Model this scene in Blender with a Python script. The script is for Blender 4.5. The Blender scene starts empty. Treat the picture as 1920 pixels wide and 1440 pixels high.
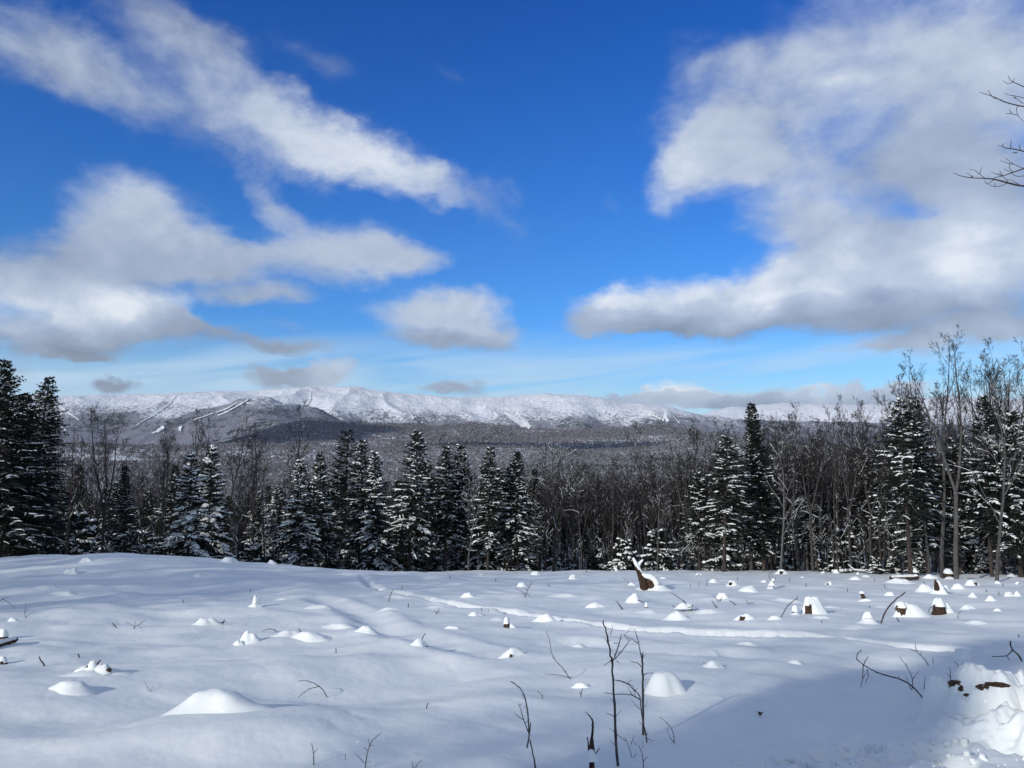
import bpy, math, random
import numpy as np
from mathutils import Vector

R = math.radians
S = bpy.context.scene
COL = S.collection
PITCH = math.atan(150 / 1442)
CAM = np.array([0.0, 0.0, 1.65])

# ------------------------------------------------------------------ camera
cd = bpy.data.cameras.new('camera')
cam = bpy.data.objects.new('camera', cd)
COL.objects.link(cam)
cam.location = CAM
cam.rotation_euler = (math.pi / 2 + PITCH, 0, 0)
cd.sensor_width = 36.0
cd.lens = 36.0 * 1442 / 1920
cd.clip_start = 0.05
cd.clip_end = 40000
S.camera = cam
S.view_settings.view_transform = 'Standard'
S.view_settings.look = 'None'
S.view_settings.gamma = 1.0
S.view_settings.exposure = 0.1
S.view_settings.use_curve_mapping = False
S.cycles.max_bounces = 6
S.cycles.transparent_max_bounces = 6

SUN_AZ = R(180 + 41)      # compass style: 0 = +Y (view direction), clockwise seen from above
SUN_EL = R(21.5)
SUN_V = Vector((math.sin(SUN_AZ) * math.cos(SUN_EL), math.cos(SUN_AZ) * math.cos(SUN_EL), math.sin(SUN_EL)))


def raydir(px, py):
    cx, cy = (np.asarray(px, float) - 960) / 1442, (720 - np.asarray(py, float)) / 1442
    c, s = math.cos(PITCH), math.sin(PITCH)
    d = np.stack([cx, c - cy * s, s + cy * c], -1)
    return d / np.linalg.norm(d, axis=-1, keepdims=True)


def azel(px, py):
    d = raydir(px, py)
    return np.arctan2(d[..., 0], d[..., 1]), np.arcsin(d[..., 2])


# ------------------------------------------------------------------ world: Nishita sky with procedural clouds
def build_world():
    w = bpy.data.worlds.new('World')
    S.world = w
    w.use_nodes = True
    w.cycles.sampling_method = 'MANUAL'
    w.cycles.sample_map_resolution = 512
    nt = w.node_tree
    nt.nodes.clear()
    N = nt.nodes.new
    L = nt.links.new

    def put(sock, v):
        if hasattr(v, 'is_output') or hasattr(v, 'links'):
            L(v, sock)
        else:
            sock.default_value = v

    def math_(op, a, b=None, clamp=False):
        n = N('ShaderNodeMath'); n.operation = op; n.use_clamp = clamp
        put(n.inputs[0], a)
        if b is not None:
            put(n.inputs[1], b)
        return n.outputs[0]

    def rng(v, a, b, c, d, kind='SMOOTHSTEP'):
        n = N('ShaderNodeMapRange'); n.interpolation_type = kind
        put(n.inputs[0], v)
        for i, x in enumerate((a, b, c, d)):
            put(n.inputs[i + 1], x)
        return n.outputs[0]

    def mixc(f, a, b, mode='MIX'):
        n = N('ShaderNodeMix'); n.data_type = 'RGBA'; n.blend_type = mode
        put(n.inputs[0], f); put(n.inputs[6], a); put(n.inputs[7], b)
        return n.outputs[2]

    tc = N('ShaderNodeTexCoord')
    sep = N('ShaderNodeSeparateXYZ'); L(tc.outputs['Generated'], sep.inputs[0])
    X, Y, Z = sep.outputs
    az = math_('ARCTAN2', X, Y)
    el = math_('ARCSINE', Z)
    # cloud-layer coordinates: the layer foreshortens towards the horizon
    zz = math_('ADD', math_('MAXIMUM', Z, 0.0), 0.22)
    lay = N('ShaderNodeCombineXYZ')
    L(math_('DIVIDE', X, zz), lay.inputs[0]); L(math_('DIVIDE', Y, zz), lay.inputs[1])

    def noise(vec, scale, detail, rough=0.55, dist=0.0, lac=2.0):
        n = N('ShaderNodeTexNoise'); n.inputs['Scale'].default_value = scale
        n.inputs['Detail'].default_value = detail; n.inputs['Roughness'].default_value = rough
        n.inputs['Distortion'].default_value = dist; n.inputs['Lacunarity'].default_value = lac
        L(vec, n.inputs['Vector'])
        return n

    # warp of the cloud outlines, in az/el
    flat = N('ShaderNodeCombineXYZ')
    L(az, flat.inputs[0]); L(math_('MULTIPLY', el, 1.5), flat.inputs[1])
    warp = noise(flat.outputs[0], 6.5, 5, 0.62)
    wsub = N('ShaderNodeVectorMath'); wsub.operation = 'MULTIPLY_ADD'
    L(warp.outputs['Color'], wsub.inputs[0])
    wsub.inputs[1].default_value = (0.12, 0.085, 0); wsub.inputs[2].default_value = (-0.06, -0.0425, 0)
    ae = N('ShaderNodeCombineXYZ'); L(az, ae.inputs[0]); L(el, ae.inputs[1])
    ae2 = N('ShaderNodeVectorMath'); ae2.operation = 'ADD'
    L(ae.outputs[0], ae2.inputs[0]); L(wsub.outputs[0], ae2.inputs[1])

    # (px, py, semi axis along, semi axis across, tilt clockwise, weight, brightness)
    clouds = [
        (20, 90, 170, 80, 14, .48, .40), (290, 55, 150, 50, 22, .40, .34), (300, 185, 270, 75, 25, .58, .5), (160, 130, 160, 60, 20, .40, .45),
        (530, 240, 230, 66, 27, .80, .82), (690, 285, 170, 58, 20, .95, .9), (440, 130, 190, 52, 25, .36, .40), (380, 60, 110, 36, 20, .35, .4),
        (590, 100, 120, 36, 24, .32, .35), (800, 330, 60, 34, 20, .5, .6), (890, 355, 80, 34, 20, .34, .5), (960, 375, 80, 44, 25, .24, .45), (860, 150, 90, 30, 30, .24, .3), (1150, 385, 50, 30, 50, .22, .4), (960, 450, 40, 50, 20, .2, .3),
        (260, 385, 140, 60, 8, .85, .74), (120, 490, 300, 55, -4, .85, .4), (280, 450, 160, 60, 5, .6, .6), (400, 490, 230, 70, 6, .85, .48),
        (640, 462, 190, 58, 6, .95, .7), (770, 478, 90, 32, 6, .7, .62), (510, 368, 75, 36, 38, .7, .6), (480, 550, 90, 22, 0, .6, .42),
        (40, 560, 290, 58, 4, .95, .92), (250, 580, 140, 50, 8, 1.0, .92), (170, 630, 250, 34, 2, .9, .14), (330, 615, 60, 34, 12, .7, .2), (430, 632, 110, 20, 14, .7, .2), (560, 657, 120, 17, -3, .7, .2), (560, 620, 120, 20, 8, .3, .3),
        (820, 592, 140, 46, 2, 1.0, .7), (860, 585, 90, 36, 0, .5, .85), (835, 640, 130, 22, 2, .9, .2), (930, 622, 66, 24, 8, .8, .5), (1000, 620, 40, 12, 0, .5, .5),
        (535, 712, 70, 20, 0, 1.5, .4), (608, 706, 50, 24, -10, 1.4, .65), (215, 712, 36, 15, 10, 1.4, .1), (120, 652, 90, 15, 3, .9, .2), (50, 690, 60, 24, 30, .4, .3), (190, 660, 50, 14, 10, .45, .2),
        (1760, 80, 420, 160, -8, .95, .70), (1420, 205, 200, 105, -18, .8, .6), (1320, 300, 120, 70, -40, .8, .9), (1480, 370, 210, 85, 30, .8, .64), (1270, 280, 60, 80, 10, .4, .8),
        (1560, 470, 200, 75, 8, .75, .5), (1850, 225, 240, 100, 0, .75, .52), (1310, 110, 130, 60, -20, .5, .45), (1790, 330, 240, 60, 0, .5, .45), (1680, 300, 180, 75, 0, .7, .5), (1850, 360, 140, 80, 0, .7, .5), (1740, 400, 120, 50, 5, .35, .5), (1700, 420, 120, 40, 10, .35, .6),
        (1150, 578, 120, 40, -4, .95, .85), (1370, 552, 250, 52, -6, 1.0, .92), (1650, 520, 310, 75, -9, 1.0, .86), (1870, 465, 210, 80, -20, 1.0, .92),
        (1190, 606, 160, 24, 2, .85, .12), (1480, 600, 420, 36, -2, .95, .12), (1850, 575, 240, 55, -6, .7, .28), (1760, 645, 210, 28, -4, .85, .5), (1640, 655, 80, 22, -4, .6, .55), (1850, 625, 160, 26, -3, .6, .45),
        (1265, 750, 62, 24, -3, 1.4, 1.0), (1190, 752, 60, 15, 0, 1.1, .5), (1440, 741, 170, 16, -2, 1.2, .75), (1640, 739, 120, 16, -2, 1.2, .6), (1400, 757, 280, 17, -1, 1.4, .12), (845, 738, 60, 13, 0, 1.2, .3), (1690, 735, 60, 20, 0, .6, .9),
    ]
    holes = [(1735, 392, 70, 24, 14, .12), (455, 432, 60, 18, 0, .4), (1010, 600, 30, 60, 20, .35), (1600, 700, 300, 20, 0, .25), (430, 220, 90, 30, 30, .15)]

    def ellipse(vec, px, py, a, b, t):
        t = R(t)
        c = np.array(azel(px, py))
        pa = np.array(azel(px + a * math.cos(t), py + a * math.sin(t))) - c
        pb = np.array(azel(px - b * math.sin(t), py + b * math.cos(t))) - c
        m = N('ShaderNodeMapping'); m.vector_type = 'TEXTURE'
        m.inputs['Location'].default_value = (c[0], c[1], 0)
        m.inputs['Rotation'].default_value = (0, 0, math.atan2(pa[1], pa[0]))
        m.inputs['Scale'].default_value = (np.hypot(*pa) * 1.34, np.hypot(*pb) * 1.36, 1)
        L(vec, m.inputs['Vector'])
        g = N('ShaderNodeTexGradient'); g.gradient_type = 'SPHERICAL'
        L(m.outputs[0], g.inputs[0])
        return g.outputs[1]

    den, brt = None, None
    for (px, py, a, b, t, wt, br) in clouds:
        g = ellipse(ae2.outputs[0], px, py, a, b, t)
        n = N('ShaderNodeMath'); n.operation = 'MULTIPLY_ADD'
        L(g, n.inputs[0]); n.inputs[1].default_value = wt; put(n.inputs[2], den if den is not None else 0.0)
        den = n.outputs[0]
        n = N('ShaderNodeMath'); n.operation = 'MULTIPLY_ADD'
        L(g, n.inputs[0]); n.inputs[1].default_value = wt * br; put(n.inputs[2], brt if brt is not None else 0.0)
        brt = n.outputs[0]
    tone = math_('DIVIDE', brt, math_('ADD', den, 0.001))
    for (px, py, a, b, t, wt) in holes:
        den = math_('SUBTRACT', den, math_('MULTIPLY', ellipse(ae2.outputs[0], px, py, a, b, t), wt))
    # the same kind of broken cloud carries on outside the frame
    out = math_('MULTIPLY', rng(math_('ABSOLUTE', az), 0.62, 0.85, 0, 1), rng(noise(lay.outputs[0], 0.9, 2).outputs[0], 0.37, 0.57, 0, .95))
    top = math_('MULTIPLY', rng(el, 0.62, 0.85, 0, 1), rng(noise(lay.outputs[0], 1.3, 2).outputs[0], 0.39, 0.59, 0, .95))
    extra = math_('MAXIMUM', out, top)
    den = math_('MAXIMUM', den, extra)
    tone = math_('MAXIMUM', tone, math_('MULTIPLY', extra, 0.56))
    # puffs and wisps
    f1 = noise(flat.outputs[0], 8.5, 10, 0.6, 0.2).outputs[0]
    f2 = noise(lay.outputs[0], 4.0, 6, 0.6, 0.6).outputs[0]
    puff = math_('ADD', math_('MULTIPLY', math_('SUBTRACT', f1, 0.5), 1.0), math_('MULTIPLY', math_('SUBTRACT', f2, 0.5), 0.55))
    dd = math_('ADD', den, puff)
    cover = rng(dd, 0.08, 0.98, 0, 1)
    cover = math_('MULTIPLY', cover, rng(den, 0.0, 0.30, 0, 1))
    cover = math_('MULTIPLY', cover, 0.93)
    # light from the upper left: cloud thinner on that side is brighter
    off = N('ShaderNodeVectorMath'); off.operation = 'ADD'
    L(flat.outputs[0], off.inputs[0]); off.inputs[1].default_value = (-0.012, 0.03, 0)
    f1b = noise(off.outputs[0], 8.0, 6, 0.5, 0.25).outputs[0]
    relief = math_('MULTIPLY', math_('SUBTRACT', f1, f1b), 0.85)
    t2 = math_('ADD', math_('ADD', tone, relief), math_('MULTIPLY', math_('SUBTRACT', f2, 0.5), 0.14), True)
    ramp = N('ShaderNodeValToRGB'); L(t2, ramp.inputs[0])
    cr = ramp.color_ramp
    cr.elements[0].position = 0.08; cr.elements[0].color = (0.22, 0.26, 0.335, 1)
    cr.elements[1].position = 1.0; cr.elements[1].color = (0.80, 0.84, 0.89, 1)
    e = cr.elements.new(0.5); e.color = (0.37, 0.44, 0.565, 1)
    e = cr.elements.new(0.78); e.color = (0.53, 0.60, 0.715, 1)
    cloudcol = ramp.outputs[0]

    sky = N('ShaderNodeTexSky'); sky.sky_type = 'NISHITA'
    sky.sun_disc = False
    sky.sun_elevation = SUN_EL
    sky.sun_rotation = SUN_AZ
    sky.altitude = 500; sky.air_density = 1.0; sky.dust_density = 0.3; sky.ozone_density = 2.5
    STR = 0.1
    # deep, clear winter blue: the camera's colour rendering of that sky, as a tint by elevation
    tint = N('ShaderNodeValToRGB'); L(rng(el, 0.0, 0.62, 0, 1, 'LINEAR'), tint.inputs[0])
    tr = tint.color_ramp
    tints = [(0.0, (.60, .93, 1.12)), (0.12, (.64, .98, 1.20)), (0.28, (.33, .83, 1.40)), (0.6, (.16, .68, 1.42)), (1.0, (.03, .47, 1.3))]
    tr.elements[0].position, tr.elements[0].color = tints[0][0], tints[0][1] + (1,)
    tr.elements[1].position, tr.elements[1].color = tints[-1][0], tints[-1][1] + (1,)
    for p, c in tints[1:-1]:
        tr.elements.new(p).color = c + (1,)
    blue = mixc(1.0, sky.outputs[0], tint.outputs[0], 'MULTIPLY')
    # thin high veil near the horizon
    strk = N('ShaderNodeCombineXYZ')
    L(az, strk.inputs[0]); L(math_('ADD', math_('MULTIPLY', el, 9.0), math_('MULTIPLY', az, -0.9)), strk.inputs[1])
    vn = noise(strk.outputs[0], 2.6, 5, 0.55, 0.5).outputs[0]
    veil = math_('MULTIPLY', rng(vn, 0.34, 0.64, 0.12, 0.92), rng(el, 0.10, 0.185, 1, 0))
    veilL = math_('MULTIPLY', rng(az, 0.0, -0.35, 0.1, 0.75), rng(el, 0.07, 0.16, 1, 0))
    veil = math_('MAXIMUM', veil, veilL)
    bright = N('ShaderNodeVectorMath'); bright.operation = 'SCALE'; bright.inputs[3].default_value = 1 / STR
    L(cloudcol, bright.inputs[0])
    c1 = mixc(veil, blue, (.50 / STR, .68 / STR, .85 / STR, 1))
    c2 = mixc(cover, c1, bright.outputs[0])
    bg = N('ShaderNodeBackground'); bg.inputs[1].default_value = STR
    L(c2, bg.inputs[0])
    o = N('ShaderNodeOutputWorld'); L(bg.outputs[0], o.inputs[0])


build_world()

# ------------------------------------------------------------------ sun
sd = bpy.data.lights.new('sun', 'SUN')
sd.energy = 3.1
sd.angle = R(0.5)
sd.color = (1.0, 0.972, 0.95)
sun = bpy.data.objects.new('sun', sd)
COL.objects.link(sun)
sun.rotation_euler = (-SUN_V).to_track_quat('-Z', 'Y').to_euler()
sun.location = (-20, -20, 30)


# ------------------------------------------------------------------ numpy noise and mesh helpers
_PERM = np.random.RandomState(7).permutation(4096)
_ANG = np.random.RandomState(8).rand(4096) * 2 * np.pi
_GX, _GY = np.cos(_ANG), np.sin(_ANG)


def perlin(x, y):
    x = np.asarray(x, float); y = np.asarray(y, float)
    xi = np.floor(x).astype(np.int64); yi = np.floor(y).astype(np.int64)
    xf, yf = x - xi, y - yi
    u, v = xf * xf * xf * (xf * (xf * 6 - 15) + 10), yf * yf * yf * (yf * (yf * 6 - 15) + 10)

    def g(ix, iy, dx, dy):
        h = _PERM[(_PERM[ix & 4095] + iy) & 4095]
        return _GX[h] * dx + _GY[h] * dy
    a = g(xi, yi, xf, yf); b = g(xi + 1, yi, xf - 1, yf)
    c = g(xi, yi + 1, xf, yf - 1); d = g(xi + 1, yi + 1, xf - 1, yf - 1)
    return (a + u * (b - a)) + v * ((c + u * (d - c)) - (a + u * (b - a)))


def fbm(x, y, oct=4, gain=0.5, lac=2.03, off=0.0):
    s, a = 0, 1.0
    for i in range(oct):
        s = s + a * perlin(x + off + i * 17.3, y - off + i * 9.1)
        x, y, a = x * lac, y * lac, a * gain
    return s


def sstep(x, a, b):
    t = np.clip((x - a) / (b - a), 0, 1)
    return t * t * (3 - 2 * t)


class MB:
    """collects tubes, polygons and grids; build() links them as one mesh object"""
    def __init__(self):
        self.tubes = {}
        self.vs, self.fs, self.nv = [], [], 0
        self.mi = []

    def tube(self, pts, rad, sides=5, mat=0):
        pts = np.asarray(pts, float)
        rad = np.broadcast_to(np.asarray(rad, float), (len(pts),))
        self.tubes.setdefault((len(pts), sides, mat), []).append((pts, rad))

    def raw(self, v, f, mat=0):
        """f: list of index arrays (k x 3 or k x 4) into v"""
        v = np.asarray(v, float).reshape(-1, 3)
        for a in (f if isinstance(f, (list, tuple)) else [f]):
            a = np.asarray(a, np.int64)
            if a.size:
                self.fs.append(a + self.nv)
                self.mi.append(np.full(len(a), mat, np.int32))
        self.vs.append(v)
        self.nv += len(v)

    def grid(self, P, mat=0, wrap=False):
        """P: rows x cols x 3"""
        r, c = P.shape[:2]
        idx = np.arange(r * c).reshape(r, c)
        if wrap:
            idx = np.concatenate([idx, idx[:, :1]], 1)
        q = np.stack([idx[:-1, :-1], idx[:-1, 1:], idx[1:, 1:], idx[1:, :-1]], -1).reshape(-1, 4)
        self.raw(P.reshape(-1, 3), q, mat)

    def _flush(self):
        for (n, sides, mat), lst in self.tubes.items():
            P = np.stack([t[0] for t in lst]); r = np.stack([t[1] for t in lst])
            T = np.gradient(P, axis=1)
            T /= np.linalg.norm(T, axis=2, keepdims=True) + 1e-9
            m = np.abs((P[:, -1] - P[:, 0])); vert = m[:, 2] > np.maximum(m[:, 0], m[:, 1])
            ref = np.where(vert[:, None], [[1.0, 0.013, 0]], [[0.0, 0.017, 1.0]])[:, None, :]
            U = np.cross(T, ref); U /= np.linalg.norm(U, axis=2, keepdims=True) + 1e-9
            V = np.cross(U, T)
            a = np.arange(sides) * 2 * np.pi / sides + 0.3
            ring = P[:, :, None] + r[:, :, None, None] * (np.cos(a)[None, None, :, None] * U[:, :, None] + np.sin(a)[None, None, :, None] * V[:, :, None])
            k = len(lst)
            idx = np.arange(k * n * sides).reshape(k, n, sides)
            nx = np.roll(idx, -1, 2)
            q = np.stack([idx[:, :-1], nx[:, :-1], nx[:, 1:], idx[:, 1:]], -1).reshape(-1, 4)
            fs = [q]
            if sides == 3:
                fs.append(idx[:, -1].reshape(-1, 3))
            elif sides > 3:   # close the tip with a small cone
                tip = P[:, -1] + T[:, -1] * r[:, -1:] * .8
                base = k * n * sides
                ti = np.arange(k)[:, None] + base
                l = idx[:, -1]; ln = nx[:, -1]
                fs.append(np.stack([l, ln, np.broadcast_to(ti, l.shape)], -1).reshape(-1, 3))
                self.raw(np.concatenate([ring.reshape(-1, 3), tip]), fs, mat)
                continue
            self.raw(ring.reshape(-1, 3), fs, mat)
        self.tubes = {}

    def mesh(self, name, mats, smooth=True):
        self._flush()
        me = bpy.data.meshes.new(name)
        v = np.concatenate(self.vs) if self.vs else np.zeros((0, 3))
        me.vertices.add(len(v)); me.vertices.foreach_set('co', v.astype(np.float32).ravel())
        tot = np.concatenate([np.full(len(f), f.shape[1], np.int32) for f in self.fs])
        li = np.concatenate([f.ravel() for f in self.fs]).astype(np.int32)
        me.loops.add(len(li)); me.loops.foreach_set('vertex_index', li)
        me.polygons.add(len(tot))
        me.polygons.foreach_set('loop_start', np.concatenate([[0], np.cumsum(tot)[:-1]]).astype(np.int32))
        me.polygons.foreach_set('loop_total', tot)
        me.polygons.foreach_set('use_smooth', np.full(len(tot), smooth))
        if not isinstance(mats, (list, tuple)):
            mats = [mats]
        for m in mats:
            me.materials.append(m)
        if len(mats) > 1:
            me.polygons.foreach_set('material_index', np.concatenate(self.mi))
        me.update(calc_edges=True)
        return me

    def build(self, name, mats, parent=None, smooth=True):
        return link(name, self.mesh(name, mats, smooth), parent)


def link(name, data, parent=None):
    o = bpy.data.objects.new(name, data)
    COL.objects.link(o)
    if parent is not None:
        o.parent = parent
    return o


def tag(o, label=None, cat=None, group=None, kind=None):
    for k, v in (('label', label), ('category', cat), ('group', group), ('kind', kind)):
        if v:
            o[k] = v
    return o


def thing(name, label, cat, loc=(0, 0, 0), rz=0, group=None, scale=1):
    o = link(name, None)
    o.location = loc
    o.rotation_euler = (0, 0, rz)
    o.scale = (scale, scale, scale)
    o.empty_display_size = .2
    return tag(o, label, cat, group)


def add_attr(me, name, arr, kind='FLOAT'):
    a = me.attributes.new(name, kind, 'POINT')
    a.data.foreach_set('value', np.asarray(arr, np.float32).ravel())


# ------------------------------------------------------------------ materials
class Mat:
    def __init__(self, name, rough=.8, spec=.2):
        self.m = bpy.data.materials.new(name)
        self.m.use_nodes = True
        self.nt = self.m.node_tree
        self.p = self.nt.nodes['Principled BSDF']
        self.p.inputs['Roughness'].default_value = rough
        self.p.inputs['Specular IOR Level'].default_value = spec
        self.co = None

    def node(self, t, **kw):
        n = self.nt.nodes.new(t)
        for k, v in kw.items():
            setattr(n, k, v)
        return n

    def put(self, s, v):
        if hasattr(v, 'links'):
            self.nt.links.new(v, s)
        elif isinstance(v, tuple) and len(v) == 3 and s.type == 'RGBA':
            s.default_value = v + (1,)
        else:
            s.default_value = v

    def coords(self, kind='Object', scale=None):
        if self.co is None:
            self.co = self.node('ShaderNodeTexCoord')
        o = self.co.outputs[kind]
        if scale is not None:
            m = self.node('ShaderNodeMapping'); m.inputs['Scale'].default_value = scale
            self.put(m.inputs[0], o); o = m.outputs[0]
        return o

    def noise(self, scale, detail=3, rough=.55, vec=None, dist=0.0, color=False):
        n = self.node('ShaderNodeTexNoise')
        n.inputs['Scale'].default_value = scale; n.inputs['Detail'].default_value = detail
        n.inputs['Roughness'].default_value = rough; n.inputs['Distortion'].default_value = dist
        self.put(n.inputs['Vector'], vec if vec is not None else self.coords())
        return n.outputs['Color' if color else 'Fac']

    def rng(self, v, a, b, c=0.0, d=1.0):
        n = self.node('ShaderNodeMapRange', interpolation_type='SMOOTHSTEP')
        self.put(n.inputs[0], v)
        for i, x in enumerate((a, b, c, d)):
            self.put(n.inputs[i + 1], x)
        return n.outputs[0]

    def math(self, op, a, b=0.0, clamp=False):
        n = self.node('ShaderNodeMath', operation=op, use_clamp=clamp)
        self.put(n.inputs[0], a); self.put(n.inputs[1], b)
        return n.outputs[0]

    def mix(self, f, a, b, mode='MIX'):
        n = self.node('ShaderNodeMix', data_type='RGBA', blend_type=mode)
        self.put(n.inputs[0], f); self.put(n.inputs[6], a); self.put(n.inputs[7], b)
        return n.outputs[2]

    def attr(self, name):
        n = self.node('ShaderNodeAttribute', attribute_name=name)
        return n.outputs['Fac']

    def color(self, c):
        self.put(self.p.inputs['Base Color'], c)

    def bump(self, h, strength=.5, dist=.02):
        n = self.node('ShaderNodeBump')
        n.inputs['Strength'].default_value = strength; n.inputs['Distance'].default_value = dist
        self.put(n.inputs['Height'], h)
        self.put(self.p.inputs['Normal'], n.outputs[0])
        return n.outputs[0]

    def up(self):
        """z of the geometric normal"""
        g = self.node('ShaderNodeNewGeometry')
        s = self.node('ShaderNodeSeparateXYZ'); self.put(s.inputs[0], g.outputs['Normal'])
        return s.outputs[2]

    def rand(self):
        return self.node('ShaderNodeObjectInfo').outputs['Random']


def m_snow(name, grain=1.0):
    M = Mat(name, .55, .25)
    c = M.mix(M.rng(M.noise(2.2, 4), .35, .7), (.83, .845, .785), (.87, .88, .805))
    M.color(c)
    a = M.noise(55.0, 3, .7); b = M.noise(9.0, 3, .5)
    h = M.math('ADD', M.math('MULTIPLY', a, .25 * grain), b)
    bn = M.bump(h, .30, .02)
    if grain >= 1:
        v = M.node('ShaderNodeTexVoronoi'); v.inputs['Scale'].default_value = 85.0
        M.put(v.inputs['Vector'], M.coords())
        a = M.node('ShaderNodeVectorMath', operation='MULTIPLY_ADD')
        M.put(a.inputs[0], v.outputs['Color']); a.inputs[1].default_value = (2.2, 2.2, 2.2); a.inputs[2].default_value = (-1.1, -1.1, -1.1)
        b2 = M.node('ShaderNodeVectorMath', operation='ADD'); M.put(b2.inputs[0], a.outputs[0]); M.put(b2.inputs[1], bn)
        nn = M.node('ShaderNodeVectorMath', operation='NORMALIZE'); M.put(nn.inputs[0], b2.outputs[0])
        g = M.node('ShaderNodeBsdfGlossy'); g.inputs['Roughness'].default_value = .22; M.put(g.inputs['Normal'], nn.outputs[0])
        mx = M.node('ShaderNodeMixShader'); mx.inputs[0].default_value = .018
        out = M.nt.nodes['Material Output']
        M.put(mx.inputs[1], M.p.outputs[0]); M.put(mx.inputs[2], g.outputs[0]); M.put(out.inputs['Surface'], mx.outputs[0])
    return M.m


def m_bark(name, dark, light, snowy=.0, scale=6.0):
    M = Mat(name, .9, .1)
    v = M.coords('Object', (scale, scale, scale * .22))
    n = M.noise(3.0, 4, .6, v)
    c = M.mix(M.rng(n, .32, .68), dark, light)
    rnd = M.rand()
    c = M.mix(M.math('MULTIPLY', rnd, .5), c, tuple(x * .45 for x in dark))
    if snowy > 0:
        k = M.math('MULTIPLY', M.rng(M.up(), .35, .75), M.rng(M.noise(1.6, 3, .6), .62 - snowy * .35, .72 - snowy * .35))
        c = M.mix(k, c, (.80, .82, .80))
    M.color(c)
    M.bump(n, .6, .02)
    return M.m


def m_needles(name, a, b):
    M = Mat(name, .75, .15)
    c = M.mix(M.noise(1.4, 3, .6), a, b)
    c = M.mix(M.math('MULTIPLY', M.rand(), .5), c, tuple(x * .6 for x in a))
    M.color(c)
    return M.m


SNOW = m_snow('snow')
SNOW_CLUMP = m_snow('clump_snow', .6)
BARK = m_bark('grey_bark', (.040, .037, .034), (.10, .094, .087), .30)
BARK_PALE = m_bark('pale_bark', (.068, .063, .057), (.175, .163, .148), .45)
BARK_DARK = m_bark('dark_bark', (.035, .028, .024), (.10, .08, .065), .45)
TWIG = m_bark('twig_bark', (.024, .0215, .0205), (.054, .048, .045), .10)
TWIG_NEAR = m_bark('sapling_bark', (.045, .036, .034), (.17, .145, .135), 0, 30)
WOOD = m_bark('stump_wood', (.028, .017, .012), (.125, .078, .050), 0, 14)
NEEDLE = m_needles('spruce_needles', (.008, .013, .009), (.022, .031, .018))
NEEDLE_DARK = m_needles('dark_needles', (.007, .011, .008), (.019, .028, .017))
DEADLEAF = m_needles('dead_leaves', (.10, .05, .025), (.17, .09, .045))

# ------------------------------------------------------------------ terrain heights
TRAIL_PX = [(681, 1077), (682, 1080), (684, 1086), (692, 1095), (703, 1102), (722, 1108), (760, 1114), (800, 1121), (850, 1131),
            (900, 1140), (960, 1149), (1010, 1156), (1060, 1162), (1110, 1167), (1140, 1173), (1170, 1179), (1200, 1181), (1300, 1185),
            (1400, 1189), (1460, 1191), (1520, 1192), (1580, 1196), (1640, 1203), (1700, 1213), (1760, 1219), (1840, 1221), (1920, 1221), (1990, 1224)]
OLD_PX = [(1010, 1208), (1060, 1205), (1110, 1208), (1170, 1214), (1230, 1219), (1300, 1224), (1370, 1226)]
OLD2_PX = [(610, 1125), (650, 1140), (700, 1160), (760, 1184), (830, 1203), (900, 1216)]


def edge_y(x):
    """where the clearing ends and the woods begin"""
    xs = [-80, -40, -26, -14, -4, 6, 16, 24, 32, 60, 90]
    ys = [34, 40, 46, 56, 62, 62, 58, 51, 47, 44, 44]
    return np.interp(x, xs, ys)


def z_base(x, y):
    x = np.asarray(x, float); y = np.asarray(y, float)
    z = -0.105 * y
    r = np.hypot(x, y)
    z = z + 1.22 * np.exp(-((x + 19) / 13) ** 2 - ((y - 33) / 12) ** 2)
    z = z + 0.32 * np.exp(-((x + 14.2) / 3.2) ** 2 - ((y - 30.5) / 3.4) ** 2)
    d = y - edge_y(x)
    k = np.interp(x, [-40, -10, 8, 20, 40], [.14, .13, .09, .035, .03])
    sp = 5.0 * np.log1p(np.exp(np.clip((d - 1) / 5.0, -30, 30)))
    z = z - k * np.minimum(sp, 150)
    return z


def seg_dist(x, y, P):
    """distance to a polyline and side"""
    best = np.full(x.shape, 1e9); side = np.zeros(x.shape); along = np.zeros(x.shape); acc = 0
    for a, b in zip(P[:-1], P[1:]):
        d = b - a; L = np.hypot(*d)
        t = np.clip(((x - a[0]) * d[0] + (y - a[1]) * d[1]) / (L * L), 0, 1)
        ex, ey = x - a[0] - t * d[0], y - a[1] - t * d[1]
        dist = np.hypot(ex, ey)
        m = dist < best
        best = np.where(m, dist, best)
        side = np.where(m, np.sign(d[0] * ey - d[1] * ex), side)
        along = np.where(m, acc + t * L, along)
        acc += L
    return best, side, along


def z_soft(x, y):
    """open snow: drifts over buried slash"""
    z = z_base(x, y)
    z = z + 0.17 * fbm(x / 4.2, y / 3.4, 3, .5) + 0.10 * np.maximum(fbm(x / 1.9 + 3, y / 1.5, 2, .45), -.05)
    z = z + (.009 * fbm(x / .55, y / .5, 4, .55) + .012 * np.abs(fbm(x / .9 + 7, y / .7, 3, .5))) * sstep(-y, -40, -22)
    # diagonal swells at the near left
    w = np.exp(-((x + 3.0) / 4.0) ** 2 - ((y - 9) / 5.0) ** 2)
    z = z + 0.085 * w * np.sin((x * .55 - y * .9) * 1.5 + 1.3 * fbm(x / 3, y / 3, 2))
    return z


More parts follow.
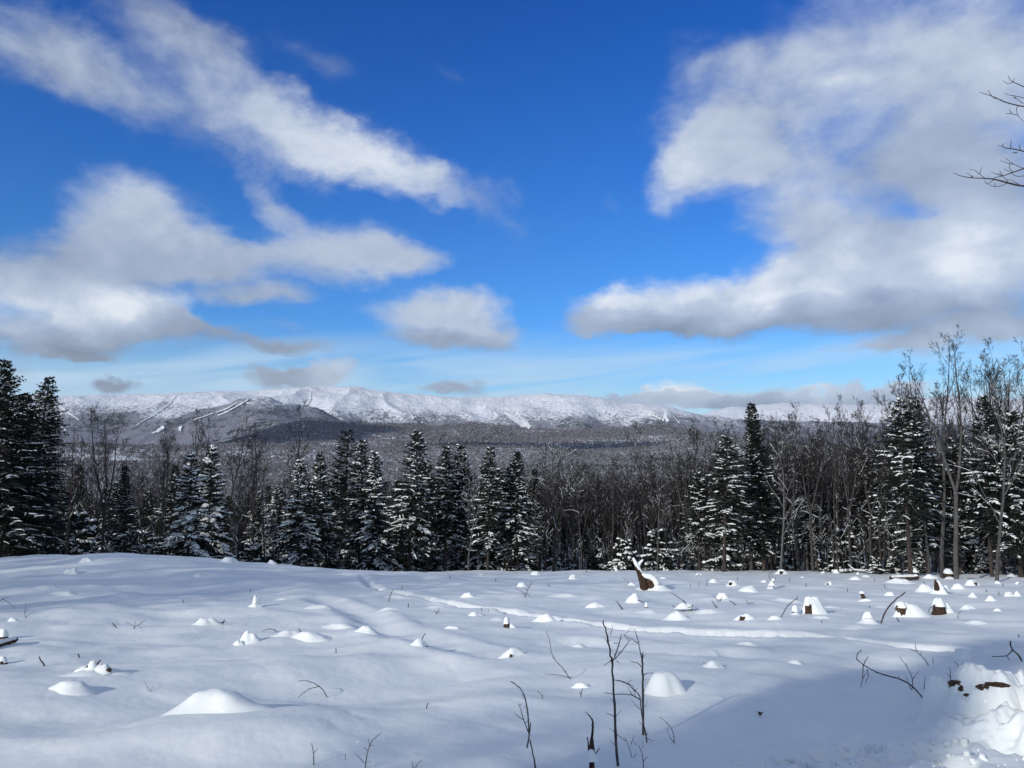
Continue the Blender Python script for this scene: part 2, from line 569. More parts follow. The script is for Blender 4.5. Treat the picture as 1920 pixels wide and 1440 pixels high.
def march(px, py, zf, t0=2.5, t1=140):
    d = raydir(px, py)
    t = t0 * (t1 / t0) ** np.linspace(0, 1, 1600)
    P = CAM[None] + t[:, None] * d[None]
    below = P[:, 2] < zf(P[:, 0], P[:, 1])
    if not below.any():
        i = len(t) - 1
        return P[i]
    i = int(np.argmax(below))
    if i == 0:
        return P[0]
    a, b = t[i - 1], t[i]
    for _ in range(18):
        m = .5 * (a + b); q = CAM + m * d
        if q[2] < zf(q[0:1], q[1:2])[0]:
            b = m
        else:
            a = m
    return CAM + b * d


Z00 = float(z_soft(np.array([0.0]), np.array([0.0]))[0])
TRAIL = np.array([march(px, py, z_soft)[:2] for px, py in TRAIL_PX])
OLD = np.array([march(px, py, z_soft)[:2] for px, py in OLD_PX])
OLD2 = np.array([march(px, py, z_soft)[:2] for px, py in OLD2_PX])
_fr = np.random.RandomState(5)
FEET = []
for (px, py, r) in [(1495, 1425, .2), (1560, 1413, .2), (1625, 1400, .26), (1660, 1425, .22), (1705, 1408, .3), (1760, 1400, .27), (1790, 1430, .2), (1830, 1380, .3), (1880, 1362, .28),
                    (1935, 1335, .3), (1905, 1400, .25), (1985, 1300, .3), (1960, 1375, .3), (1600, 1438, .25), (1420, 1438, .2), (1540, 1440, .2)]:
    q = march(px, py, z_soft); FEET.append((q[0], q[1], r))


def z_field(x, y):
    z = z_soft(x, y)
    # beaten trail
    d, s, al = seg_dist(x, y, TRAIL)
    rough = fbm(x / .22, y / .26, 3, .55)
    wv = d + .05 * fbm(al / .5, s * 3.0, 3, .5)
    prof = -.14 * np.exp(-(wv / .155) ** 4) + .025 * np.exp(-((wv - .32) / .12) ** 2)
    ramp = sstep(al, 0.0, 2.5) * (.75 + .35 * fbm(al / 1.7, al * 0 + 5, 3))
    z = z + (prof + .055 * rough * np.exp(-(d / .26) ** 4)) * (.12 + .88 * ramp)
    d, s, al = seg_dist(x, y, OLD)
    z = z - .09 * np.exp(-(d / .3) ** 2) * (.5 + .9 * np.abs(fbm(al / .9, al * 0, 3)))
    d, s, al = seg_dist(x, y, OLD2)
    z = z - .11 * np.exp(-(d / .45) ** 2) + .03 * np.exp(-((d - .7) / .25) ** 2)
    # footprints at the near right
    foot = np.zeros_like(z); chew = np.zeros_like(z)
    for (fx, fy, r) in FEET:
        dd = np.hypot(x - fx, (y - fy))
        foot = np.minimum(foot, -.17 * np.exp(-(dd / (r * .75)) ** 4))
        chew = np.maximum(chew, np.exp(-(dd / (r * 1.7)) ** 2))
    z = z + foot + chew * .09 * (.3 - np.abs(fbm(x / .26 + 9, y / .26, 2, .4)))
    return z


def gz(x, y):
    return float(z_field(np.array([float(x)]), np.array([float(y)]))[0])


def at(px, py):
    """the point of the snow seen at a pixel of the photograph"""
    return march(px, py, z_soft)


def polar_mesh(radii, azs, zf):
    A, Rr = np.meshgrid(azs, radii)
    x, y = Rr * np.sin(A), Rr * np.cos(A)
    return np.stack([x, y, zf(x, y)], -1)


def front_az(n_front, half, n_rest):
    f = np.linspace(-half, half, n_front)
    r = np.linspace(half, 2 * math.pi - half, n_rest + 2)[1:-1]
    return np.concatenate([f, r])


# the open snow, fine where the camera looks
azs = front_az(1000, R(37), 70)
rad = 0.35 * (84 / 0.35) ** np.linspace(0, 1, 150)
rad = np.concatenate([0.35 * (3.0 / .35) ** np.linspace(0, 1, 14)[:-1], 3.0 * (30 / 3.0) ** np.linspace(0, 1, 330)[:-1], 30 * (84 / 30) ** np.linspace(0, 1, 110)])
mb = MB()
P = polar_mesh(rad, azs, z_field)
mb.grid(P[:, ::-1], wrap=True)
c0 = np.array([[0, 0, gz(0, 0)]])
k = len(azs)
i0 = np.arange(k)
mb.raw(np.concatenate([P[0], c0]), np.stack([i0, np.full(k, k), np.roll(i0, -1)], -1))
field = mb.build('snow_field', SNOW)
tag(field, kind='structure')

# ------------------------------------------------------------------ far terrain: valley, hills, the snowy range
SK_MAIN = [(-300, 745), (0, 742), (80, 738), (110, 742), (180, 741), (240, 740), (300, 739), (330, 737), (380, 735), (420, 734), (480, 731), (540, 729), (590, 726),
           (640, 725), (675, 726), (700, 731), (730, 735), (760, 738), (820, 743), (880, 746), (930, 745), (985, 740), (1020, 738), (1060, 740), (1100, 742), (1130, 748),
           (1170, 756), (1230, 759), (1262, 764), (1290, 773), (1330, 779), (1400, 786), (1600, 792), (2000, 800), (2400, 800)]
SK_RIGHT = [(-300, 790), (1000, 775), (1290, 778), (1312, 776), (1340, 769), (1375, 762), (1400, 763), (1425, 758), (1470, 755), (1510, 757), (1560, 758), (1600, 758),
            (1650, 755), (1700, 747), (1760, 743), (1900, 748), (2400, 750)]
SK_DOME = [(-300, 815), (0, 812), (100, 812), (200, 808), (280, 800), (330, 790), (390, 772), (440, 758), (480, 751), (505, 752), (540, 759), (580, 769), (620, 781), (650, 793), (690, 804), (760, 812),
           (900, 815), (1100, 812), (1180, 806), (1300, 812), (1500, 820), (2400, 825)]
SK_HILL = [(-300, 850), (100, 850), (300, 848), (400, 838), (430, 826), (470, 812), (520, 795), (555, 787), (590, 787), (612, 789), (640, 789), (700, 788), (740, 790), (800, 796), (840, 794),
           (880, 789), (930, 793), (990, 801), (1060, 804), (1150, 802), (1200, 798), (1230, 795), (1260, 796), (1300, 803), (1350, 812), (1390, 821), (1500, 832), (1700, 838), (2400, 845)]


def skyline(tab):
    a, e = azel([t[0] for t in tab], [t[1] + (4.5 if tab is SK_HILL else 0) for t in tab])
    return a, np.tan(e)


def far_z(x, y):
    x = np.asarray(x, float); y = np.asarray(y, float)
    r = np.hypot(x, y); az = np.arctan2(x, y)
    lay = []

    def const(rr, py):
        lay.append((rr, np.full(r.shape, 1.65 + rr * (870 - py) / 1442)))
    zn = z_base(x / np.maximum(r, 1) * 90, y / np.maximum(r, 1) * 90)
    lay.append((90.0, zn))
    const(260, 1010); const(700, 955); const(1250, 912); const(1500, 906); const(2300, 876); const(3300, 842)
    wob = 1.0 + 0.05 * np.sin(az * 9 + 1)
    for rr, tab, dip in ((4500, SK_HILL, 60), (6600, SK_DOME, 90), (9000, SK_MAIN, 160), (11800, SK_RIGHT, 0)):
        a, t = skyline(tab)
        h = 1.65 + rr * np.interp(az, a, t)
        lay.append((rr, h))
        if dip:
            lay.append((rr * 1.11, h - dip))
    lay.append((15000.0, np.full(r.shape, 300.0)))
    z = np.array(lay[0][1])
    for (r0, h0), (r1, h1) in zip(lay[:-1], lay[1:]):
        t = np.clip((r - r0) / (r1 - r0), 0, 1)
        ts = t * t * (3 - 2 * t)
        ts = .55 * ts + .45 * t
        z = np.where((r > r0), h0 + (h1 - h0) * ts, z)
    # spurs and ravines down the flanks
    rid = 1 - np.abs(fbm(x / 900 + 4, y / 1500, 3, .5)) * 2
    amp = np.interp(r, [90, 400, 1500, 3000, 4500, 5200, 7600, 8700, 9000, 9300, 11000, 11800], [0, 2, 8, 20, 8, 50, 140, 70, 8, 50, 60, 8])
    z = z + amp * (rid - .6)
    z = z + np.interp(r, [90, 1500, 4500, 9000], [0, 3, 7, 13]) * fbm(x / 160, y / 160, 4, .55)
    return z


azf = front_az(1100, R(40), 90)
radf = np.concatenate([np.array([82.0, 86, 92, 100, 112, 130, 155, 185, 220, 260]), 300 * (1500 / 300) ** np.linspace(0, 1, 26),
                       1500 * (4450 / 1500) ** np.linspace(0, 1, 62)[1:], np.linspace(4480, 6600, 46), np.linspace(6640, 9000, 90)[1:], np.linspace(9040, 12000, 40), [12400, 13200, 15000]])


def all_z(x, y):
    r = np.hypot(x, y)
    n = z_base(x, y) - .06
    return np.where(r < 90, n, far_z(x, y) - .06 * (r < 200))


Pf = polar_mesh(radf, azf, all_z)
mb = MB(); mb.grid(Pf[:, ::-1], wrap=True)


def m_hills():
    M = Mat('wooded_hills', .95, .05)
    frost, ever, open_ = M.attr('frost'), M.attr('ever'), M.attr('open')
    co = M.coords('Object', (1, 1, 1))
    n1 = M.noise(1 / 9.0, 2, .6, co)        # single crowns
    n2 = M.noise(1 / 45.0, 4, .6, co)
    n3 = M.noise(1 / 260.0, 4, .55, co)
    twig = M.mix(M.rng(n1, .3, .7), (.10, .09, .094), (.33, .30, .29))
    twig = M.mix(M.math('MULTIPLY', M.rng(n3, .4, .7), .6), twig, (.17, .145, .135))
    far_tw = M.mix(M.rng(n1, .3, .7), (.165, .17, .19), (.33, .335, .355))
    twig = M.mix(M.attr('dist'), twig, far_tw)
    fir = M.mix(M.rng(n1, .3, .7), (.022, .032, .03), (.09, .105, .10))
    ev = M.rng(M.math('ADD', M.math('MULTIPLY', ever, 1.0), M.math('MULTIPLY', M.math('SUBTRACT', n2, .5), 1.1)), .42, .58)
    c = M.mix(ev, twig, fir)
    n4 = M.noise(1 / 34.0, 3, .7, co)
    # snow seen between the crowns on the lower woods, rime on the high ones
    fr = M.math('ADD', frost, M.math('MULTIPLY', M.math('SUBTRACT', n2, .5), .75))
    fr = M.math('ADD', fr, M.math('MULTIPLY', M.math('SUBTRACT', n1, .5), .85))
    fr = M.math('ADD', fr, M.math('MULTIPLY', M.math('SUBTRACT', n4, .5), .55))
    fr = M.math('ADD', fr, M.math('MULTIPLY', M.math('SUBTRACT', n3, .5), .5))
    rime = M.mix(M.rng(n4, .36, .58), (.72, .735, .735), (.89, .895, .88))
    c = M.mix(M.rng(fr, .38, .66), c, rime)
    c = M.mix(open_, c, (.84, .86, .83))
    M.color(c)
    h = M.math('ADD', M.math('ADD', n1, M.math('MULTIPLY', n4, 1.3)), M.math('MULTIPLY', n2, .8))
    M.bump(h, 1.0, 13.0)
    return M.m


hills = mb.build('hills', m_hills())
tag(hills, kind='structure')
v = Pf[:, ::-1].reshape(-1, 3)
vr = np.hypot(v[:, 0], v[:, 1]); va = np.arctan2(v[:, 0], v[:, 1]); vz = v[:, 2]
nz = fbm(v[:, 0] / 500, v[:, 1] / 500, 4, .55)
frost = np.interp(vz + 90 * nz, [200, 330, 450, 560, 680, 800, 880], [.14, .27, .43, .63, .92, 1.2, 1.35])
frost = np.where(vr < 5000, .42 + .16 * nz + np.interp(vr, [1500, 3000, 4600], [.12, .06, -.1]), frost)
frost = np.where(vr > 10200, frost + .35, frost)
ever = np.interp(fbm(v[:, 0] / 420 + 8, v[:, 1] / 420, 4, .55), [-.3, .0, .35], [.0, .25, .85])
ever = np.where(vr > 5200, np.interp(vz, [200, 520], [.30, .45]) + ever * .25, ever)
ever = np.where(vr < 4700, ever * np.interp(va, [-.25, .0], [.25, 1.0]), ever)
op = np.zeros(len(v))
me = hills.data


def clearing(r, az):
    """open snowy ground in the valley: 1 inside"""
    c = np.zeros_like(r)
    for (px0, px1, r0, r1) in ((925, 1150, 1290, 1480), (1165, 1320, 1300, 1440), (1270, 1330, 2350, 2500), (200, 265, 2600, 2820), (370, 415, 3500, 3680), (880, 960, 2500, 2580), (1090, 1180, 3000, 3090)):
        a0, a1 = float(azel(px0, 880)[0]), float(azel(px1, 880)[0])
        w = fbm(az * 40, r / 120, 3)
        c = np.maximum(c, sstep(az + .006 * w, a0, a0 + .008) * sstep(-az + .006 * w, -a1, -a1 + .008) * sstep(r + 40 * w, r0, r0 + 40) * sstep(-r + 40 * w, -r1, -r1 + 40))
    return c


op = np.maximum(op, sstep(-vr, -260, -150))
op = np.maximum(op, clearing(vr, va))
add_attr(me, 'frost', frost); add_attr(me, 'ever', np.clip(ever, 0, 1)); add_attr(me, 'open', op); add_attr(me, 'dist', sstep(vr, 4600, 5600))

# ski runs cut through the woods, lying on the mountain side
_T = Pf[:, :1100]                       # radius x azimuth (front)
_TEL = (_T[..., 2] - 1.65) / np.hypot(_T[..., 0], _T[..., 1])


def on_hill(px, py, rmin=1200):
    a, e = azel(px, py)
    j = int(np.clip(np.searchsorted(azf[:1100], a), 1, 1099))
    f = (a - azf[j - 1]) / (azf[j] - azf[j - 1])
    col = _TEL[:, j - 1] * (1 - f) + _TEL[:, j] * f
    zz = _T[:, j - 1, 2] * (1 - f) + _T[:, j, 2] * f
    te = math.tan(e)
    ok = np.nonzero((col >= te) & (radf >= rmin))[0]
    if not len(ok):
        k = int(np.argmax(col)); rr = radf[k]
    else:
        k = ok[0]
        g = (te - col[k - 1]) / (col[k] - col[k - 1] + 1e-12)
        rr = radf[k - 1] + np.clip(g, 0, 1) * (radf[k] - radf[k - 1])
    return np.array([rr * math.sin(a), rr * math.cos(a), 1.65 + rr * te]), rr


def ribbon(pts, rmin=1200):
    """pts: (px, py, width in px) along a run"""
    pts = np.array(pts, float)
    t = np.arange(len(pts)); tt = np.linspace(0, len(pts) - 1, len(pts) * 8)
    Q = np.stack([np.interp(tt, t, pts[:, k]) for k in range(3)], -1)
    rr_ = np.random.RandomState(int(pts[0, 0]))
    Q[:, 2] *= np.where(Q[:, 2] > 4.5, 1.05, .95 if pts[0, 0] > 500 else .72) * rr_.uniform(.7, 1.3, len(Q)); Q[:, 0] += rr_.uniform(-.5, .5, len(Q))
    row = []
    T = np.gradient(Q[:, :2], axis=0); T /= np.linalg.norm(T, axis=1, keepdims=True) + 1e-9
    for (px, py, w), (tx, ty) in zip(Q, T):
        l = []
        for s in (-.5, -.17, .17, .5):
            p, r = on_hill(px - ty * w * s, py + tx * w * s, rmin)
            p = p * (1 - 14.0 / r); p[2] += 4
            l.append(p)
        row.append(l)
    m = MB(); m.grid(np.array(row))
    o = m.build('ski_run', SNOW)
    tag(o, kind='structure')


RUNS = [[(80, 742, 5), (100, 752, 4), (117, 766, 5), (130, 776, 3), (148, 788, 3)], [(100, 780, 5), (108, 792, 5), (116, 802, 4), (124, 808, 3)],
        [(331, 740, 1.6), (318, 756, 2.5), (300, 770, 2.5), (282, 782, 2), (262, 793, 2), (256, 798, 1.5)], [(360, 764, 1.5), (348, 775, 1.2)],
        [(443, 756, 2), (425, 767, 2.5), (405, 774, 2)], [(465, 750, 2.5), (445, 762, 3), (425, 773, 3), (408, 780, 2)], [(400, 775, 2.5), (378, 783, 2), (362, 788, 2)],
        [(307, 801, 6), (295, 809, 5), (285, 813, 2)], [(240, 841, 4), (215, 843, 5), (250, 842, 3)], [(339, 800, 5), (336, 808, 5)],
        [(582, 735, 2), (582, 748, 3), (577, 755, 3.5)],
        [(660, 725, 3), (676, 732, 4), (700, 743, 4), (706, 746, 2)], [(725, 736, 2), (745, 746, 3), (762, 756, 2.5), (775, 760, 2)], [(737, 757, 1.5), (752, 766, 2.5), (760, 772, 2)],
        [(752, 757, 1.5), (757, 765, 2), (770, 775, 3), (775, 786, 3)], [(863, 777, 2), (868, 783, 2.5), (873, 786, 2)], [(930, 777, 1.5), (934, 781, 2), (929, 786, 1.5)],
        [(946, 774, 4), (958, 782, 7), (970, 790, 9), (982, 797, 9), (993, 802, 8)], [(970, 777, 2), (980, 788, 5), (990, 797, 6), (994, 802, 6)],
        [(1200, 765, 2), (1212, 773, 3), (1228, 781, 2.5), (1240, 787, 2)], [(1213, 768, 3), (1229, 777, 3)], [(1247, 774, 4), (1248, 783, 5), (1252, 791, 5)], [(1246, 777, 2), (1243, 790, 3)],
        [(1262, 780, 2), (1274, 794, 2)], [(790, 792, 3), (793, 793, 3)]]
for rpts in RUNS:
    ribbon(rpts, 4700)

# ------------------------------------------------------------------ trees
def conifer(seed, H, Rc, base=.08, snow=.5, droop=.25, step=.27, full=1.0, dead=.5, lean=0.0, ragged=.3, top_skip=0.0):
    """spruce or fir: (trunk MB, foliage MB, snow MB)"""
    g = np.random.RandomState(seed)
    T, F, W = MB(), MB(), MB()
    zz = np.linspace(-.5, H, 10)
    bend = np.array([g.normal(0, .02) * H, g.normal(0, .02) * H])

    def axis(z):
        t = np.clip(z / H, 0, 1)
        return np.array([bend[0] * t * t + lean * z, bend[1] * t * t, z])
    T.tube([axis(z) for z in zz], H * .0125 * (1 - zz / H * .93).clip(.03, 1.05) + .012, 8)
    z = .25
    zb = base * H
    while z < H - .12:
        t = (z - zb) / (H - zb)
        if t < 0:                      # dead lower limbs
            n = g.poisson(2.2 * dead)
            for _ in range(n):
                a = g.rand() * 6.283; L = Rc * g.uniform(.25, .8)
                d = np.array([math.cos(a), math.sin(a), 0])
                p0 = axis(z)
                pts = [p0, p0 + d * L * .5 + [0, 0, g.normal(-.02, .06) * L], p0 + d * L + [0, 0, g.normal(-.15, .12) * L]]
                T.tube(pts, [.02, .014, .006], 3)
                if g.rand() < snow * .8:
                    q = np.array(pts) + [0, 0, .028]
                    W.tube(q, [.02, .03, .012], 4)
                for k in range(3):
                    s = g.uniform(.3, .95); q0 = p0 + (pts[2] - p0) * s
                    e = d * g.uniform(.1, .3) * L + np.array([-d[1], d[0], 0]) * g.normal(0, .25) * L + [0, 0, g.normal(-.05, .08)]
                    T.tube([q0, q0 + e], [.009, .004], 3)
            z += step * 1.1
            continue
        prof = (1 - t) ** .78 * (.55 + .45 * min(1, t / .16 + .35))
        n = int(max(3, round((4.2 + 2.2 * (1 - t)) * full)))
        a0 = g.rand() * 6.283
        for k in range(n):
            if g.rand() < ragged * .35:
                continue
            a = a0 + k * 6.283 / n + g.normal(0, .22)
            L = Rc * prof * g.uniform(.62, 1.22) * (1 + .28 * math.sin(a + seed) * ragged) + .16
            bw = 1.75 if g.rand() < .40 + .25 * math.sin(a * 2 + z * 1.3 + seed) else .18
            d = np.array([math.cos(a), math.sin(a), 0]); sd_ = np.array([-d[1], d[0], 0])
            e0 = .55 * t ** 1.5 + .12 - droop * (1 - t) * g.uniform(.6, 1.5)
            p0 = axis(z + g.uniform(-.1, .1))
            s4 = np.linspace(0, 1, 5)
            curve = e0 * s4 - (droop * .9) * s4 ** 2 + .35 * droop * s4 ** 3 * 1.3
            pts = p0 + d * (s4 * L)[:, None] + np.array([0, 0, 1.0]) * (curve * L)[:, None]
            T.tube(pts[[0, 2, 4]], [.010 + .008 * L, .009, .004], 3)
            # hanging needle sprays, both sides and along the top
            m = int(4 + 6.0 * L)
            for j in range(m):
                s = (j + g.rand()) / m
                s = .12 + .88 * s
                i = min(3, int(s * 4)); f = s * 4 - i
                q = pts[i] * (1 - f) + pts[i + 1] * f
                side = 1 if j % 2 else -1
                tl = (.16 + .34 * L * (1 - s) ** .8) * g.uniform(.7, 1.25)
                td = d * g.uniform(.45, .9) + sd_ * side * g.uniform(.5, 1.0)
                td = td / np.linalg.norm(td)
                tip = q + td * tl + np.array([0, 0, g.uniform(-.42, .05) * tl])
                mid = (q + tip) / 2 + [0, 0, .05 * tl]
                r = g.uniform(.030, .055)
                F.tube([q, mid, tip], [r * .55, r, r * .25], 3)
                # short hanging needles under the twig
                if g.rand() < .55:
                    F.tube([mid, mid + td * .05 + [0, 0, -g.uniform(.08, .2)]], [r * .7, r * .2], 3)
                if g.rand() < snow * bw * (.75 + .25 * s):
                    w = g.uniform(.024, .06) * (1 + .5 * (g.rand() < snow * bw))
                    up = np.array([0, 0, r * .55 + w * .35])
                    W.tube([q + up, mid + up * 1.1, tip * .85 + q * .15 + up], [w * .6, w, w * .35], 4)
            if g.rand() < snow * .8 * bw:
                w = g.uniform(.03, .065)
                up = np.array([0, 0, .03 + w * .4])
                W.tube(pts[1:] + up, [w * .7, w, w * 1.15, w * .4], 4)
        # leader foliage close to the stem
        if t > .75:
            for k in range(3):
                a = g.rand() * 6.283; q = axis(z)
                F.tube([q, q + [math.cos(a) * .12, math.sin(a) * .12, .16]], [.03, .008], 3)
        z += step * g.uniform(.8, 1.2) * (1 - .35 * t)
    return T, F, W


def grow(g, p, d, L, r0, r1, n, wob, trop):
    pts = [p]; dirs = [d]
    for i in range(n):
        d = d + g.normal(0, wob, 3) + np.array([0, 0, trop])
        d = d / np.linalg.norm(d)
        p = p + d * (L / n)
        pts.append(p); dirs.append(d)
    return np.array(pts), dirs, np.linspace(r0, r1, n + 1)


def bare_tree(seed, H, r0, base=.4, spread=.42, n1=11, forks=1, broom=.10, snow=.3, twigs=1.0, wob=.05, lean=0.0, dead=False):
    """leafless hardwood: (trunk MB, limb MB, snow MB)"""
    g = np.random.RandomState(seed)
    T, B, W = MB(), MB(), MB()

    def snowline(pts, rad, p):
        d = pts[-1] - pts[0]
        flat = 1 - abs(d[2]) / (np.linalg.norm(d) + 1e-6)
        if g.rand() < p and flat > .12:
            w = np.maximum(rad * .8, .010)
            W.tube(pts + np.array([0, 0, 1.0]) * (rad * .8)[:, None], w, 4)

    def twig(p, d, L, r, lev):
        ang = g.uniform(.35, .85)
        ax = g.normal(0, 1, 3); ax -= d * ax.dot(d); ax /= np.linalg.norm(ax) + 1e-9
        dd = d * math.cos(ang) + ax * math.sin(ang)
        n = 4 if lev == 1 else 3 if lev == 2 else 2
        pts, dirs, rad = grow(g, p, dd, L, r, max(r * .35, .0045), n, .13, broom * (1.4 if lev == 1 else 1.0))
        B.tube(pts, rad, 5 if lev == 1 else 3)
        snowline(pts, rad, snow * (1.1 if lev == 1 else .6 if lev == 2 else .25))
        if lev < 4:
            m = {1: g.poisson(7.5 * twigs), 2: g.poisson(5.0 * twigs), 3: g.poisson(2.8 * twigs)}[lev]
            for _ in range(m):
                s = g.uniform(.22, 1.0) ** .8
                i = min(n - 1, int(s * n)); f = s * n - i
                q = pts[i] * (1 - f) + pts[i + 1] * f
                twig(q, dirs[i], L * g.uniform(.3, .62) * (1.1 - .5 * s), max(rad[i] * .55, .0055), lev + 1)

    stems = []
    d0 = np.array([lean + g.normal(0, .02), g.normal(0, .02), 1.0]); d0 /= np.linalg.norm(d0)
    if forks == 1:
        pts, dirs, rad = grow(g, np.array([0, 0, -.4]), d0, H + .4, r0, .012, 14, wob * .55, .035)
        stems.append((pts, dirs, rad, base))
        T.tube(pts, rad, 9)
    else:
        hf = H * base * g.uniform(.75, 1.0)
        pts, dirs, rad = grow(g, np.array([0, 0, -.4]), d0, hf + .4, r0, r0 * .72, 7, wob * .5, .03)
        T.tube(pts, rad, 9)
        for k in range(forks):
            a = k * 6.283 / forks + g.rand() * 1.2
            dd = dirs[-1] + np.array([math.cos(a), math.sin(a), 0]) * g.uniform(.16, .34)
            dd /= np.linalg.norm(dd)
            p2, dr2, rd2 = grow(g, pts[-1], dd, (H - hf) * g.uniform(.85, 1.05), r0 * .62, .010, 10, wob, .055)
            T.tube(p2, rd2, 7)
            stems.append((p2, dr2, rd2, .08))
    for pts, dirs, rad, b in stems:
        n = len(pts) - 1
        m = max(4, int(n1 * (1.0 if forks == 1 else 1.4 / forks)))
        for k in range(m):
            s = b + (1 - b) * ((k + g.rand()) / m)
            i = min(n - 1, int(s * n)); f = s * n - i
            q = pts[i] * (1 - f) + pts[i + 1] * f
            L = H * spread * g.uniform(.55, 1.1) * (1.05 - .72 * (s - b) / (1.001 - b)) * (.8 if dead else 1)
            twig(q, dirs[i], L, max(rad[i] * g.uniform(.3, .5), .006), 2 if dead and g.rand() < .5 else 1)
        if not dead:                         # dead stubs under the crown
            for k in range(g.poisson(4)):
                s = g.uniform(.08, max(b, .12)); i = min(n - 1, int(s * n))
                a = g.rand() * 6.283; L = H * g.uniform(.03, .09)
                e = np.array([math.cos(a), math.sin(a), g.normal(.1, .3)]) * L
                q = pts[i]
                B.tube([q, q + e * .6, q + e + [0, 0, -.03]], [.014, .010, .005], 3)
                if g.rand() < snow:
                    W.tube(np.array([q, q + e * .6, q + e]) + [0, 0, .02], [.014, .018, .006], 4)
    return T, B, W


class Kind:
    """meshes of one tree variant, shared by its copies"""
    def __init__(self, name, parts, mats, H, cat):
        self.name, self.H, self.cat = name, H, cat
        self.parts = []
        for (pn, mbx), m in zip(parts, mats):
            if mbx.tubes or mbx.fs:
                self.parts.append((pn, mbx.mesh(pn, m, smooth=True), m))

    def plant(self, loc, rz, sc, label, group=None, sx=None):
        o = thing(self.name, label, self.cat, loc, rz, group)
        o.scale = (sx or sc, (sx or sc) * _tr.uniform(.9, 1.1), sc)
        o.rotation_euler = (_tr.normal(0, .022), _tr.normal(0, .022), rz)
        for pn, me, m in self.parts:
            c = link(pn, me, o)
            if pn != 'trunk':
                c['kind'] = 'stuff'
        return o


def con(seed, H, Rc, needle=None, bark=None, name='spruce_tree', **kw):
    T, F, W = conifer(seed, H, Rc, **kw)
    return Kind(name, (('trunk', T), ('foliage', F), ('snow_load', W)), (bark or BARK_DARK, needle or NEEDLE, SNOW_CLUMP), H, 'spruce tree')


def bare(seed, H, r0, bark=None, tw=None, name='bare_tree', **kw):
    T, B, W = bare_tree(seed, H, r0, **kw)
    return Kind(name, (('trunk', T), ('crown', B), ('snow_load', W)), (bark or BARK, tw or TWIG, SNOW_CLUMP), H, 'bare tree')


C = {
    'big_dark': con(1, 15.5, 3.9, NEEDLE_DARK, base=.06, snow=.09, droop=.26, step=.30, full=1.2, ragged=.15),
    'spruce_a': con(2, 12.0, 2.7, base=.16, snow=.25, droop=.30),
    'spruce_b': con(3, 11.0, 2.2, base=.22, snow=.26, droop=.28, ragged=.5),
    'spruce_c': con(4, 10.0, 1.9, base=.30, snow=.24, droop=.24, ragged=.5),
    'fir_snowy': con(5, 9.0, 2.2, base=.05, snow=.55, droop=.34, step=.25, name='fir_tree'),
    'fir_snowy2': con(6, 10.0, 2.5, base=.1, snow=.45, droop=.36, name='fir_tree'),
    'narrow': con(7, 14.0, 2.0, NEEDLE_DARK, base=.12, snow=.10, droop=.18, full=1.25, ragged=.1),
    'pine': con(8, 12.0, 1.9, NEEDLE_DARK, base=.45, snow=.06, droop=-.15, step=.42, ragged=.45, name='pine_tree'),
    'ragged': con(9, 11.0, 2.4, base=.34, snow=.20, droop=.30, ragged=.9, dead=1.3, step=.30),
    'sapling': con(10, 2.2, .95, base=.02, snow=.5, droop=.30, step=.16, name='fir_sapling'),
    'sapling2': con(11, 1.7, .85, base=.02, snow=.4, droop=.34, step=.16, name='fir_sapling'),
}
for kx in ('sapling', 'sapling2'):
    C[kx].cat = 'fir sapling'
for kx in ('fir_snowy', 'fir_snowy2'):
    C[kx].cat = 'fir tree'
C['pine'].cat = 'pine tree'
B = {
    'vase': bare(21, 12, .13, base=.38, spread=.36, n1=17, forks=3, broom=.14, snow=.12),
    'broom': bare(22, 12, .12, base=.42, spread=.30, n1=20, forks=2, broom=.2, snow=.08, twigs=1.15),
    'tall': bare(23, 14, .125, base=.45, spread=.26, n1=14, broom=.12, snow=.08),
    'tall_twin': bare(24, 15, .135, base=.35, spread=.24, n1=16, forks=2, broom=.15, snow=.06, bark=BARK_PALE, twigs=.95),
    'pale': bare(25, 11, .095, base=.3, spread=.36, n1=12, broom=.09, snow=.45, bark=BARK_PALE, tw=BARK_PALE, twigs=.75, wob=.09),
    'gnarled': bare(26, 10, .115, base=.3, spread=.46, n1=10, forks=2, broom=.05, snow=.35, wob=.12),
    'pole_a': bare(27, 11, .085, base=.5, spread=.20, n1=10, broom=.14, snow=.06, twigs=.9, tw=TWIG),
    'pole_b': bare(28, 10, .075, base=.4, spread=.22, n1=11, broom=.16, snow=.06, twigs=.9),
    'pole_c': bare(29, 9, .065, base=.35, spread=.24, n1=10, broom=.16, snow=.08),
    'pole_d': bare(30, 10.5, .08, base=.55, spread=.26, n1=9, broom=.2, snow=.1, twigs=1.1, bark=BARK_DARK),
    'snag': bare(31, 9, .16, base=.25, spread=.17, n1=13, broom=-.02, snow=.7, twigs=.45, dead=True, bark=BARK_DARK, tw=BARK_DARK, name='dead_tree', wob=.08),
    'lean': bare(32, 11, .095, base=.25, spread=.34, n1=11, broom=.08, snow=.6, bark=BARK_PALE, tw=BARK_PALE, twigs=.7, wob=.1, lean=-.12),
    'brush': bare(33, 2.4, .02, base=.1, spread=.55, n1=9, forks=3, broom=.03, snow=.4, twigs=.8, wob=.14, name='brush'),
    'sapl': bare(34, 4.5, .03, base=.25, spread=.3, n1=9, broom=.07, snow=.5, twigs=.8, name='bare_sapling', wob=.08),
}
B['brush'].cat = 'brush'; B['sapl'].cat = 'bare sapling'; B['snag'].cat = 'dead tree'
_tr = np.random.RandomState(77)
USED = []


def ground_under(px, d):
    """point at horizontal distance d below pixel column px"""
    a = azel(px, 1050)[0]
    x, y = d * math.sin(a), d * math.cos(a)
    if math.hypot(x, y) < 82:
        return np.array([x, y, float(z_field(np.array([x]), np.array([y]))[0])])
    return np.array([x, y, float(all_z(np.array([x]), np.array([y]))[0])])


